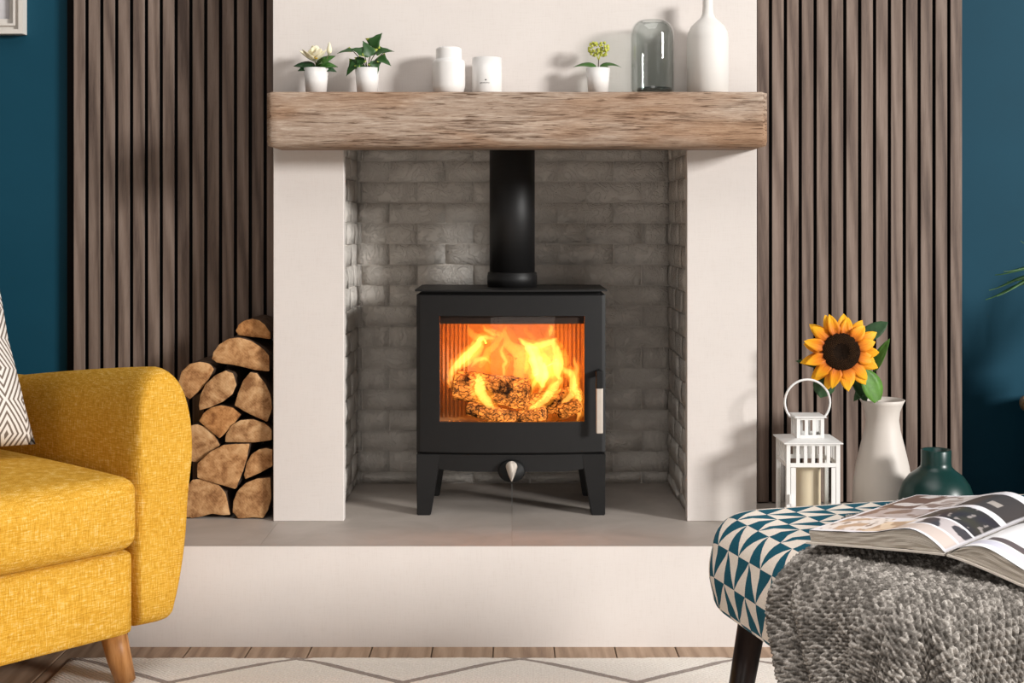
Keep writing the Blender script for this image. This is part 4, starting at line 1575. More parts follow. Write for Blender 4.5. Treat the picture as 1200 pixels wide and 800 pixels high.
wide = lambda t: math.sin(PI * min(1, t * 0.93 + 0.07)) ** 0.7
Lf((1028, 470), (1012, 430), 0.058, SLEAF, (0.35, -1, 0.1), 3.352, bend=0.1, fold=0.25, shape=wide)
Lf((1006, 400), (1040, 377), 0.040, SLEAF_DK, (0.2, -0.8, 0.5), 3.37, bend=0.1, fold=0.3, shape=wide)
Lf((1024, 436), (1041, 396), 0.030, SLEAF, (-0.6, -0.6, 0.2), 3.37, bend=0.1, fold=0.5)
Lf((1016, 470), (996, 440), 0.028, SLEAF_DK, (0.2, -1, 0.2), 3.365, bend=0.1, fold=0.5)
Lf((968, 440), (962, 466), 0.055, SLEAF_DK, (0, -1, 0.15), 3.37, bend=0.1, fold=0.2, shape=wide)
Lf((960, 430), (933, 420), 0.022, SLEAF_DK, (0, -0.7, 0.6), 3.37, bend=0.2, fold=0.4)
Lf((1020, 446), (1000, 470), 0.03, SLEAF_DK, (-0.3, -1, 0.2), 3.37, bend=0.1, fold=0.4)

# ------------------------------------------------------------------ armchair
def fabric_mat():
    m, nt, b = mk('mustard_weave', 0.88, 0.12)
    v1 = noise(nt, coords(nt, 'Object', (420, 420, 45)), 1.0, 3, 0.6)
    v2 = noise(nt, coords(nt, 'Object', (45, 45, 420)), 1.0, 3, 0.6)
    f = mth(nt, 'ADD', v1, v2)
    big = noise(nt, coords(nt, 'Object', (1, 1, 1)), 7, 3)
    c = ramp(nt, f, [(0.36, (0.42, 0.20, 0.012)), (0.48, (0.66, 0.35, 0.018)), (0.58, (0.76, 0.44, 0.032)), (0.70, (0.84, 0.62, 0.22))])
    c2 = ramp(nt, mth(nt, 'MULTIPLY', f, 0.5), [(0.36, (0.37, 0.17, 0.013)), (0.47, (0.56, 0.285, 0.026)), (0.54, (0.65, 0.365, 0.050)), (0.63, (0.74, 0.52, 0.21))])
    nt.links.new(mixc(nt, 0.25, c2, ramp(nt, big, [(0.3, (0.58, 0.29, 0.022)), (0.7, (0.69, 0.39, 0.05))])), b.inputs['Base Color'])
    bump(nt, b, f, 0.6, 0.002)
    return m


MUSTARD = fabric_mat()
LEGWOOD = wood('honey_oak_leg', (0.26, 0.10, 0.025), (0.42, 0.185, 0.055), (0.55, 0.27, 0.10), (14, 14, 1.5), 4, 0.4, 0.06)
CH = empty('armchair', (-0.79, 2.86, 0.0), 'mustard yellow upholstered armchair with rounded arm and wooden legs', 'armchair', None, R(48))


def soft_box(name, x0, x1, y0, y1, z0, z1, r, mat, parent, puff=(0, 0, 0), n=10):
    """rounded, slightly puffed block in the parent's space"""
    bm = bmesh.new()
    bmesh.ops.create_cube(bm, size=2)
    bmesh.ops.subdivide_edges(bm, edges=bm.edges[:], cuts=n, use_grid_fill=True)
    hx_, hy_, hz_ = (x1 - x0) / 2, (y1 - y0) / 2, (z1 - z0) / 2
    c = Vector(((x0 + x1) / 2, (y0 + y1) / 2, (z0 + z1) / 2))
    for vt in bm.verts:
        p = vt.co.copy()
        # denser near the edges
        q = Vector([math.copysign(abs(t) ** 0.55, t) for t in p])
        P_ = Vector((q.x * hx_, q.y * hy_, q.z * hz_))
        I = Vector((max(-hx_ + r, min(hx_ - r, P_.x)), max(-hy_ + r, min(hy_ - r, P_.y)), max(-hz_ + r, min(hz_ - r, P_.z))))
        d = P_ - I
        if d.length > 1e-9:
            d = d.normalized() * r
        P_ = I + d
        ax, ay, az = P_.x / hx_, P_.y / hy_, P_.z / hz_
        P_.x += math.copysign(puff[0], ax) * abs(ax) * (1 - ay * ay) * (1 - az * az)
        P_.y += math.copysign(puff[1], ay) * abs(ay) * (1 - ax * ax) * (1 - az * az)
        P_.z += math.copysign(puff[2], az) * abs(az) * (1 - ax * ax) * (1 - ay * ay)
        vt.co = c + P_
    return from_bm(name, bm, mat, parent, True, True)


soft_box('front_rail', -0.62, 0.0, 0.0, 0.74, 0.116, 0.297, 0.018, MUSTARD, CH, (0.0, 0.004, 0.0), 14)
cu = soft_box('seat_cushion', -0.60, -0.002, -0.028, 0.62, 0.300, 0.452, 0.034, MUSTARD, CH, (0.006, 0.014, 0.022), 18)
# piping seam round the cushion's lower edge
sm = []
for i in range(40):
    sm.append((-0.58 + 0.555 * i / 39, -0.030 - 0.003 * math.sin(PI * i / 39), 0.318))
SEAM = plain('mustard_seam', (0.36, 0.17, 0.012), 0.9, 0.1)
tube('seam', sm, 0.0014, SEAM, cu, 6) if False else None


def arm(sgn, x_in):
    sec = [(0.012, 0.125), (0.004, 0.20), (0.0, 0.32), (0.0, 0.46), (0.002, 0.55), (0.010, 0.615), (0.030, 0.655), (0.062, 0.673), (0.092, 0.664), (0.118, 0.635), (0.137, 0.585), (0.147, 0.525), (0.149, 0.47), (0.143, 0.39), (0.131, 0.30), (0.113, 0.21), (0.096, 0.15), (0.080, 0.125)]
    sec = [tuple(q) for q in crom(sec + [sec[0]], 3)[:-1]]
    ny = 34
    v, f = [], []
    n = len(sec)
    cxs, czs = 0.07, 0.40
    Lr = 0.80
    for j in range(ny + 1):
        t = j / ny
        y = -0.004 + Lr * (t ** 1.5)
        e = min(y + 0.004, 0.05)
        k = math.sqrt(max(0, 1 - (1 - e / 0.05) ** 2))
        inset = 0.026 * (1 - k)
        if j == 0:
            inset = 0.030
        drop = -0.062 * min(1, y / 0.6) ** 1.2
        for (x, z) in sec:
            dx, dz = x - cxs, z - czs
            r = math.hypot(dx, dz)
            kx = 1 - inset / max(0.06, r)
            zz = czs + dz * kx
            if zz > 0.45:
                zz += drop * min(1.0, (zz - 0.45) / 0.15)
            xx = cxs + dx * kx
            v.append((x_in + sgn * xx, y, zz))
    for j in range(ny):
        for i in range(n):
            l = (i + 1) % n
            q = (j * n + i, j * n + l, (j + 1) * n + l, (j + 1) * n + i)
            f.append(q if sgn > 0 else q[::-1])
    cap0 = list(range(n))[::-1]
    cap1 = [ny * n + i for i in range(n)]
    f.append(cap0 if sgn > 0 else cap0[::-1])
    f.append(cap1 if sgn > 0 else cap1[::-1])
    a = make('arm', v, f, MUSTARD, CH, True, True, True)
    # vertical seam near the outer front edge
    sp = [(x_in + sgn * x, -0.0015, z) for x, z in ((0.118, 0.56), (0.124, 0.50), (0.122, 0.42), (0.112, 0.32), (0.098, 0.22), (0.088, 0.16))]
    return a


arm(1, 0.003)
arm(-1, -0.625)
soft_box('backrest', -0.60, -0.03, 0.66, 0.84, 0.20, 0.96, 0.06, MUSTARD, CH, (0.0, 0.03, 0.02), 14)


def chair_leg(tx, ty, bx__, by, z0):
    tube('leg', [(tx, ty, 0.128), (tx + (bx__ - tx) * 0.5, ty + (by - ty) * 0.5, 0.064), (bx__, by, z0)], [0.0285, 0.0255, 0.021], LEGWOOD, CH, 20, local=True)


chair_leg(-0.022, 0.052, 0.0, 0.034, 0.0122)
chair_leg(-0.022, 0.68, 0.0, 0.70, 0.0005)
chair_leg(-0.58, 0.052, -0.60, 0.034, 0.0005)
chair_leg(-0.58, 0.68, -0.60, 0.70, 0.0005)


def pillow_mat():
    m, nt, b = mk('geometric_print_cotton', 0.9, 0.1)
    tc = nd(nt, 'ShaderNodeTexCoord')
    s_ = nd(nt, 'ShaderNodeSeparateXYZ', {0: tc.outputs['Object']})
    cell = 0.105
    fx = mth(nt, 'ABSOLUTE', mth(nt, 'SUBTRACT', mth(nt, 'FRACT', mth(nt, 'DIVIDE', s_.outputs[0], cell)), 0.5))
    fz = mth(nt, 'ABSOLUTE', mth(nt, 'SUBTRACT', mth(nt, 'FRACT', mth(nt, 'DIVIDE', s_.outputs[2], cell * 1.35)), 0.5))
    d = mth(nt, 'ADD', fx, mth(nt, 'MULTIPLY', fz, 0.9))
    st_ = mth(nt, 'FRACT', mth(nt, 'MULTIPLY', d, 8.0))
    ln = mth(nt, 'LESS_THAN', st_, 0.42)
    nt.links.new(mixc(nt, ln, (0.72, 0.68, 0.635), (0.17, 0.135, 0.11)), b.inputs['Base Color'])
    bump(nt, b, noise(nt, coords(nt), 300, 2), 0.3)
    return m


def pillow():
    n = 26
    S = 0.235
    v, f = [], []
    for side in (-1, 1):
        for j in range(n + 1):
            for i in range(n + 1):
                a, b_ = 2 * i / n - 1, 2 * j / n - 1
                th_ = 0.072 * (max(0, (1 - a ** 4) * (1 - b_ ** 4))) ** 0.6
                pin = 1 - 0.06 * (1 - abs(a)) * b_ * b_ - 0.0
                pin2 = 1 - 0.06 * (1 - abs(b_)) * a * a
                v.append((a * S * pin2, side * th_, b_ * S * pin))
    m = (n + 1) ** 2
    for j in range(n):
        for i in range(n):
            q = j * (n + 1) + i
            f.append((q, q + 1, q + n + 2, q + n + 1))
            f.append((m + q, m + q + n + 1, m + q + n + 2, m + q + 1))
    o = make('throw_pillow', v, f, pillow_mat(), None, True, False)
    bm = bmesh.new()
    bm.from_mesh(o.data)
    bmesh.ops.remove_doubles(bm, verts=bm.verts[:], dist=1e-5)
    bm.to_mesh(o.data)
    bm.free()
    loc = frame_of(CH) @ Vector((-0.292, 0.40, 0.705))
    o.matrix_basis = Matrix.Translation(loc) @ Matrix.Rotation(R(48), 4, 'Z') @ Matrix.Rotation(R(-24), 4, 'X')
    return tag(o, 'white throw pillow with dark geometric line print on the armchair', 'pillow')


pillow()

# ------------------------------------------------------------------ ottoman
OT_RZ = R(14.2)
K = 0.87                          # real size of the footstool group
OT = empty('ottoman', (0.853 * K, 2.367 * K, 0.0), 'footstool in teal and cream triangle print fabric with dark legs', 'footstool', None, OT_RZ)
OHX, OHY, OZ0, OZ1 = 0.42 * K, 0.385 * K, ZC - 0.733 * K, ZC - 0.546 * K
O_R, O_E = 0.115 * K, 0.062 * K           # corner radius in plan, edge radius


def drape(a, b_, hx_, hy_, rc, e, top, lift=0.0):
    """flat cloth point (a,b) laid over a rounded block -> position, outward direction, distance hung"""
    ix, iy = hx_ - rc, hy_ - rc
    qx, qy = max(-ix, min(ix, a)), max(-iy, min(iy, b_))
    dx, dy = a - qx, b_ - qy
    d = math.hypot(dx, dy)
    if d < 1e-9:
        return (a, b_, top + lift), (0, 0), 0.0
    nx_, ny_ = dx / d, dy / d
    flat = rc - e
    if d <= flat:
        return (a, b_, top + lift), (nx_, ny_), 0.0
    s_ = d - flat
    arc = e * PI / 2
    if s_ < arc:
        t = s_ / e
        rr = flat + (e + lift) * math.sin(t)
        z = top - e + (e + lift) * math.cos(t)
        return (qx + nx_ * rr, qy + ny_ * rr, z), (nx_, ny_), 0.0
    hang = s_ - arc
    rr = flat + e + lift
    return (qx + nx_ * rr, qy + ny_ * rr, top - e - hang), (nx_, ny_), hang


def ott_mat():
    m, nt, b = mk('teal_triangle_print', 0.9, 0.1)
    tc = nd(nt, 'ShaderNodeTexCoord')
    s_ = nd(nt, 'ShaderNodeSeparateXYZ', {0: tc.outputs['UV']})
    cw_, ch_ = 0.046 * K, 0.060 * K
    # columns run along v (the footstool's depth), rows along u
    u = mth(nt, 'ADD', mth(nt, 'DIVIDE', s_.outputs[1], cw_), 40.15)
    vv = mth(nt, 'ADD', mth(nt, 'DIVIDE', s_.outputs[0], ch_), 40.35)
    fu, fv = mth(nt, 'FRACT', u), mth(nt, 'FRACT', vv)
    par = mth(nt, 'GREATER_THAN', mth(nt, 'FRACT', mth(nt, 'MULTIPLY', mth(nt, 'FLOOR', u), 0.5)), 0.25)
    A = mth(nt, 'GREATER_THAN', fv, mth(nt, 'SUBTRACT', 1.0, fu))
    Bq = mth(nt, 'LESS_THAN', fv, mth(nt, 'SUBTRACT', 1.0, fu))
    Bq2 = mth(nt, 'LESS_THAN', fv, fu)
    A2 = mth(nt, 'GREATER_THAN', fv, fu)
    t = mth(nt, 'ADD', mth(nt, 'MULTIPLY', par, A), mth(nt, 'MULTIPLY', mth(nt, 'SUBTRACT', 1.0, par), Bq2))
    n = noise(nt, coords(nt, 'UV', (1, 1, 1)), 420, 3)
    teal = ramp(nt, n, [(0.3, (0.006, 0.055, 0.085)), (0.7, (0.014, 0.092, 0.132))])
    crm = ramp(nt, n, [(0.3, (0.60, 0.525, 0.455)), (0.7, (0.73, 0.66, 0.585))])
    nt.links.new(mixc(nt, t, crm, teal), b.inputs['Base Color'])
    bump(nt, b, n, 0.25, 0.001)
    return m


def ottoman_top():
    # rings from the centre outwards over the top, round the edge, down the side and under
    nA = 160
    peri = []
    ix, iy = OHX - O_R, OHY - O_R
    for i in range(nA):
        a = 2 * PI * i / nA
        c, s_ = math.cos(a), math.sin(a)
        # squircle-spread directions
        peri.append((c, s_))
    # base points on the inner rectangle and normals: walk perimeter of the rounded rectangle
    base = []
    segs = []
    def add_line(p, q, nrm, k):
        for t in range(k):
            base.append((p[0] + (q[0] - p[0]) * t / k, p[1] + (q[1] - p[1]) * t / k, nrm[0], nrm[1]))
    def add_arc(c, a0, k):
        for t in range(k):
            a = a0 + PI / 2 * t / k
            base.append((c[0], c[1], math.cos(a), math.sin(a)))
    add_line((-ix, -iy), (ix, -iy), (0, -1), 24); add_arc((ix, -iy), -PI / 2, 16)
    add_line((ix, -iy), (ix, iy), (1, 0), 18); add_arc((ix, iy), 0, 16)
    add_line((ix, iy), (-ix, iy), (0, 1), 24); add_arc((-ix, iy), PI / 2, 16)
    add_line((-ix, iy), (-ix, -iy), (-1, 0), 18); add_arc((-ix, -iy), PI, 16)
    nP = len(base)
    v, f, uv = [], [], []
    H_ = OZ1 - OZ0
    e2 = 0.035
    prof = [('in', 0.0), ('in', 0.25), ('in', 0.5), ('in', 0.75), ('in', 1.0)]
    ds = []
    flat = O_R - O_E
    for k in range(1, 5):
        ds.append(('t', flat * k / 4))
    for k in range(1, 9):
        ds.append(('a', k / 8))
    for k in range(1, 7):
        ds.append(('s', k / 6))
    for k in range(1, 7):
        ds.append(('b', k / 6))
    rows = []
    for kind, t in prof:
        row = []
        for (x, y, nx_, ny_) in base:
            z = OZ1 + 0.012 * (1 - (x * t / OHX) ** 2) * (1 - (y * t / OHY) ** 2)
            row.append(((x * t, y * t, z), (x * t, y * t)))
        rows.append(row)
    sideh = H_ - O_E - e2
    for kind, t in ds:
        row = []
        for (x, y, nx_, ny_) in base:
            if kind == 't':
                r, d, z = t, t, OZ1
            elif kind == 'a':
                an = t * PI / 2
                r = flat + O_E * math.sin(an); z = OZ1 - O_E + O_E * math.cos(an); d = flat + O_E * an
            elif kind == 's':
                r = O_R + 0.006 * math.sin(PI * t); z = OZ1 - O_E - sideh * t; d = flat + O_E * PI / 2 + sideh * t
            else:
                an = t * PI / 2
                r = O_R - e2 * (1 - math.cos(an)); z = OZ0 + e2 - e2 * math.sin(an); d = flat + O_E * PI / 2 + sideh + e2 * an
            px_, py_ = x + nx_ * r, y + ny_ * r
            z += 0.012 * max(0, (1 - (px_ / OHX) ** 2)) * max(0, (1 - (py_ / OHY) ** 2)) if kind == 't' else 0
            row.append(((px_, py_, z), (x + nx_ * d, y + ny_ * d)))
        rows.append(row)
    for row in rows:
        for p, q in row:
            v.append(p); uv.append(q)
    nR = len(rows)
    for r in range(nR - 1):
        for i in range(nP):
            j = (i + 1) % nP
            f.append((r * nP + i, (r + 1) * nP + i, (r + 1) * nP + j, r * nP + j))
    f.append([(nR - 1) * nP + i for i in range(nP)][::-1])
    o = make('upholstered_top', v, f, ott_mat(), OT, True, False, True)
    ul = o.data.uv_layers.new(name='UVMap')
    for l in o.data.loops:
        ul.data[l.index].uv = uv[l.vertex_index]
    return o


ottoman_top()
DKWOOD = wood('dark_stained_leg', (0.008, 0.004, 0.003), (0.018, 0.009, 0.007), (0.032, 0.017, 0.012), (12, 12, 1), 4, 0.35, 0.05)
for sx in (-1, 1):
    for sy in (-1, 1):
        tx, ty = sx * (OHX - 0.085 * K), sy * (OHY - 0.09 * K)
        tube('leg', [(tx, ty, OZ0 + 0.002), (tx + sx * 0.023, ty + sy * 0.015, 0.18), (tx + sx * 0.046, ty + sy * 0.030, 0.0122)], [0.0235, 0.020, 0.013], DKWOOD, OT, 20, local=True)

# ------------------------------------------------------------------ knit throw (real stitches in the mesh)
BKL = frame_of(OT).inverted() @ Vector((0.74 * K, 2.16 * K, 0))


def knit_throw():
    W, p_lo, p_hi = 0.50 * K, -0.86 * K, 0.16 * K
    O_ = np.array([-0.205, 0.220]) * K
    pd = np.array([0.77, 0.64]) / math.hypot(0.77, 0.64)
    qd = np.array([pd[1], -pd[0]])
    sw, sh = 0.0112 * K, 0.0104 * K
    nq, npz = 400, 820
    q = np.linspace(0, W, nq + 1)
    p = np.linspace(p_lo, p_hi, npz + 1)
    Q, P_ = np.meshgrid(q, p)
    # slightly wavy borders
    Qw = Q + 0.010 * np.sin(P_ * 21) * (1 - Q / W) + 0.006 * np.sin(P_ * 47 + 1) * (1 - Q / W)
    sm_ = np.clip((P_ / K + 0.42) / 0.16, 0, 1)
    sm_ = sm_ * sm_ * (3 - 2 * sm_)
    Qw = Qw + 0.062 * K * sm_ * (1 - Q / W)
    A = O_[0] + pd[0] * P_ + qd[0] * Qw
    B = O_[1] + pd[1] * P_ + qd[1] * Qw
    lift = 0.004
    hx_, hy_, rc, e, top = OHX + 0.004, OHY + 0.004, O_R, O_E, OZ1 + 0.002
    ix, iy = hx_ - rc, hy_ - rc
    qx, qy = np.clip(A, -ix, ix), np.clip(B, -iy, iy)
    dx, dy = A - qx, B - qy
    d = np.hypot(dx, dy)
    dd = np.maximum(d, 1e-9)
    nx_, ny_ = dx / dd, dy / dd
    flat = rc - e
    s_ = np.maximum(0, d - flat)
    arc = e * PI / 2
    el = e + lift
    t = np.clip(s_ / e, 0, PI / 2)
    hang = np.maximum(0, s_ - arc)
    rr = np.where(d <= flat, d, flat + el * np.sin(t))
    X = qx + nx_ * rr
    Y = qy + ny_ * rr
    Z = np.where(d <= flat, top + lift, top - e + el * np.cos(t)) - hang
    # crown of the cushion
    Z += 0.012 * np.clip(1 - (X / OHX) ** 2, 0, 1) * np.clip(1 - (Y / OHY) ** 2, 0, 1)
    # folds: soft on the top, deep where the cloth hangs round the corner
    ang = np.arctan2(ny_, nx_)
    hk = np.clip((s_ - 0.02) / 0.12, 0, 1)
    corner = np.clip(np.minimum(np.abs(A) - ix, np.abs(B) - iy) / 0.05, 0, 1)
    fold = 0.5 + 0.5 * np.sin(ang * 12.0 + P_ * 2.0)
    fold2 = 0.5 + 0.5 * np.sin(Q * 52 + 0.8 + np.sin(P_ * 6) * 0.8)
    out = hk * (0.006 + corner * 0.030 * fold + (1 - corner) * 0.012 * fold2 * np.clip(hang / 0.08, 0, 1))
    X += nx_ * out
    Y += ny_ * out
    ridge = np.exp(-((Q / K - 0.035) / 0.020) ** 2) * 0.026 * K + np.exp(-((Q / K - 0.125) / 0.030) ** 2) * 0.026 * K + np.exp(-((Q / K - 0.26) / 0.05) ** 2) * 0.008 * K
    ridge *= (0.4 + 0.6 * np.clip((0.05 - P_) / 0.2, 0, 1))
    Nz = np.clip(1 - s_ / arc, 0, 1)
    X += nx_ * ridge * (1 - Nz)
    Y += ny_ * ridge * (1 - Nz)
    Z += ridge * Nz * 0.10
    Z += 0.005 * np.exp(-((X - BKL[0]) ** 2 + (Y - BKL[1]) ** 2) / 0.09 ** 2) * Nz
    Z = np.maximum(Z, 0.016)
    # stitches
    V = np.stack([X, Y, Z], -1)
    du = np.gradient(V, axis=1)
    dv = np.gradient(V, axis=0)
    Nn = np.cross(du, dv)
    Nn /= np.maximum(np.linalg.norm(Nn, axis=-1, keepdims=True), 1e-9)
    if Nn[npz // 2, nq // 2, 2] < 0:
        Nn = -Nn
    Us = A * 0.985 + B * 0.17 + 3.0 + 0.004 * np.sin(B * 30)
    Vs = B * 0.985 - A * 0.17 + 3.0 + 0.004 * np.sin(A * 25)
    row = np.floor(Vs / sh)
    fv = Vs / sh - row
    uu = Us / sw + 0.5 * (row % 2)
    colm = np.floor(uu)
    fu = uu - colm - 0.5
    sl = 0.26 * (fv - 0.5)
    h1 = np.sqrt(np.clip(1 - ((fu + 0.24 + sl) / 0.27) ** 2, 0, 1))
    h2 = np.sqrt(np.clip(1 - ((fu - 0.24 - sl) / 0.27) ** 2, 0, 1))
    h = np.maximum(h1, h2) * (0.35 + 0.65 * np.sin(PI * fv) ** 0.6)
    rng = np.random.default_rng(3)
    jit = rng.random((400, 400))
    jr = jit[(row.astype(int) + 200) % 400, (colm.astype(int) * 2 + (fu > 0)) % 400]
    h = h * (0.88 + 0.24 * jr)
    V = V + Nn * (h * 0.0064)[..., None]
    verts = V.reshape(-1, 3)
    idx = np.arange((npz + 1) * (nq + 1)).reshape(npz + 1, nq + 1)
    quads = np.stack([idx[:-1, :-1], idx[:-1, 1:], idx[1:, 1:], idx[1:, :-1]], -1).reshape(-1, 4)
    me = bpy.data.meshes.new('knit_throw')
    me.vertices.add(len(verts))
    # throw is in the footstool's frame -> world
    M = np.array(frame_of(OT))
    verts = verts @ M[:3, :3].T + M[:3, 3]
    c = verts.mean(0)
    c[2] = verts[:, 2].min()
    me.vertices.foreach_set('co', (verts - c).astype(np.float32).ravel())
    me.loops.add(len(quads) * 4)
    me.loops.foreach_set('vertex_index', quads.astype(np.int32).ravel())
    me.polygons.add(len(quads))
    me.polygons.foreach_set('loop_start', (np.arange(len(quads)) * 4).astype(np.int32))
    me.polygons.foreach_set('loop_total', np.full(len(quads), 4, np.int32))
    me.polygons.foreach_set('use_smooth', np.ones(len(quads), bool))
    me.update(calc_edges=True)
    me.validate()
    # marled yarn colour (a property of the yarn)
    at = me.attributes.new('yarn', 'FLOAT', 'POINT')
    yarn = np.clip(0.37 + 0.30 * jr + 0.15 * (rng.random(jr.shape) - 0.5), 0, 1)
    at.data.foreach_set('value', yarn.astype(np.float32).ravel())
    m, nt, b = mk('marled_grey_wool', 0.95, 0.05)
    a_ = nd(nt, 'ShaderNodeAttribute', attribute_name='yarn')
    n = noise(nt, coords(nt), 260, 3)
    ff = mth(nt, 'ADD', mth(nt, 'MULTIPLY', a_.outputs['Fac'], 0.7), mth(nt, 'MULTIPLY', n, 0.4))
    nt.links.new(ramp(nt, ff, [(0.34, (0.03, 0.027, 0.024)), (0.55, (0.155, 0.14, 0.125)), (0.80, (0.56, 0.52, 0.475))]), b.inputs['Base Color'])
    bump(nt, b, noise(nt, coords(nt), 900, 2), 0.4, 0.001)
    me.materials.append(m)
    o = bpy.data.objects.new('knit_throw', me)
    COL.objects.link(o)
    o.location = Vector(c)
    return tag(o, 'chunky grey marled knit throw draped over the footstool', 'throw')


knit_throw()

# ------------------------------------------------------------------ open book
def page_paint(side, u, v):
    """printed page: u 0 at the spine .. 1 outer edge, v 0 near .. 1 far"""
    def inr(a, b_, c, d):
        return a <= u <= b_ and c <= v <= d
    W_ = (0.80, 0.79, 0.80)
    n = mnoise.noise(Vector((u * 9 + side * 7, v * 9, 0)))
    n2 = mnoise.noise(Vector((u * 30 + side * 7, v * 22, 5)))
    if side < 0:
        if inr(0.025, 0.46, 0.30, 0.56):
            if n2 > 0.35: return (0.25, 0.22, 0.21)
            return (0.035 + 0.02 * n, 0.03 + 0.02 * n, 0.03)
        if inr(0.02, 0.42, 0.62, 0.92):
            if inr(0.14, 0.22, 0.70, 0.76): return (0.35, 0.31, 0.28)
            return (0.055, 0.045, 0.042)
        if inr(0.02, 0.40, 0.02, 0.13): return (0.50, 0.42, 0.38)
        if inr(0.02, 0.34, 0.15, 0.28):
            return (0.05, 0.045, 0.05) if n > -0.1 else (0.45, 0.4, 0.4)
        if inr(0.40, 0.62, 0.02, 0.26):
            return (0.70, 0.56, 0.42) if n > 0 else (0.42, 0.29, 0.2)
        if inr(0.62, 0.97, 0.04, 0.34):
            if n > 0.18: return (0.46, 0.32, 0.22)
            if n2 > 0.25: return (0.25, 0.19, 0.15)
            return (0.72, 0.66, 0.62)
        if inr(0.50, 0.97, 0.36, 0.60):
            return (0.42, 0.36, 0.35) if n > -0.05 else (0.22, 0.15, 0.125)
        if inr(0.72, 0.99, 0.60, 0.985):
            return (0.14, 0.085, 0.07) if n > -0.25 else (0.60, 0.56, 0.55)
        if inr(0.44, 0.72, 0.64, 0.97):
            if n > 0.15: return (0.22, 0.16, 0.14)
            return (0.60, 0.55, 0.53) if n > -0.2 else (0.36, 0.30, 0.28)
        return (0.72, 0.70, 0.73)
    if inr(0.05, 0.46, 0.52, 0.74):
        return (0.04, 0.04, 0.04) if n2 > -0.1 else (0.55, 0.53, 0.5)
    if inr(0.05, 0.7, 0.78, 0.97): return (0.60, 0.42, 0.25)
    if inr(0.34, 0.56, 0.26, 0.44):
        if n2 > 0.25: return (0.75, 0.55, 0.32)
        return (0.14, 0.105, 0.09)
    if inr(0.16, 0.60, 0.13, 0.19): return (0.11, 0.085, 0.085)
    if inr(0.10, 0.55, 0.05, 0.12): return (0.55, 0.54, 0.62)
    return W_


BK = empty('open_book', (0.6555 * K, 2.058 * K, ZC - 0.498 * K), 'open illustrated coffee table book lying on the knit throw', 'book', None, R(-42))
PW, PH = 0.232 * K, 0.388 * K


def page_profile(side, k):
    """height of the page-block surface across the page; k = 0 bottom .. 1 top sheet"""
    out = []
    n = 40
    T = 0.021 if side < 0 else 0.019
    for i in range(n + 1):
        t = i / n
        hump = T * (1 - math.exp(-t * 9.5)) + 0.0105 * math.exp(-((t - 0.24) / 0.20) ** 2) * (1 - math.exp(-t * 12)) - 0.004 * t
        low = 0.0015 + 0.002 * (1 - math.exp(-t * 6))
        if side > 0:
            sag = -0.27 * t * PW * (t ** 0.15)
        else:
            sag = -0.018 * t
        x = side * (0.0015 + PW * t * (1.0 if k > 0 else 0.995) - 0.002 * (1 - k) * t)
        out.append((x, sag + low + (hump - 0.002) * k))
    return out


def page_mats():
    m, nt, b = mk('printed_page', 0.32, 0.5)
    a = nd(nt, 'ShaderNodeAttribute', attribute_name='print')
    nt.links.new(a.outputs['Color'], b.inputs['Base Color'])
    e, nt2, b2 = mk('page_edges', 0.8, 0.2)
    tc = nd(nt2, 'ShaderNodeTexCoord')
    sp = nd(nt2, 'ShaderNodeSeparateXYZ', {0: tc.outputs['UV']})
    n = noise(nt2, nd(nt2, 'ShaderNodeCombineXYZ', {0: mth(nt2, 'MULTIPLY', sp.outputs[0], 1.2), 1: mth(nt2, 'MULTIPLY', sp.outputs[1], 34.0)}).outputs[0], 1.0, 3, 0.7)
    nt2.links.new(ramp(nt2, n, [(0.36, (0.10, 0.085, 0.07)), (0.47, (0.42, 0.37, 0.31)), (0.65, (0.58, 0.52, 0.45))]), b2.inputs['Base Color'])
    bump(nt2, b2, n, 0.5, 0.002)
    return m, e


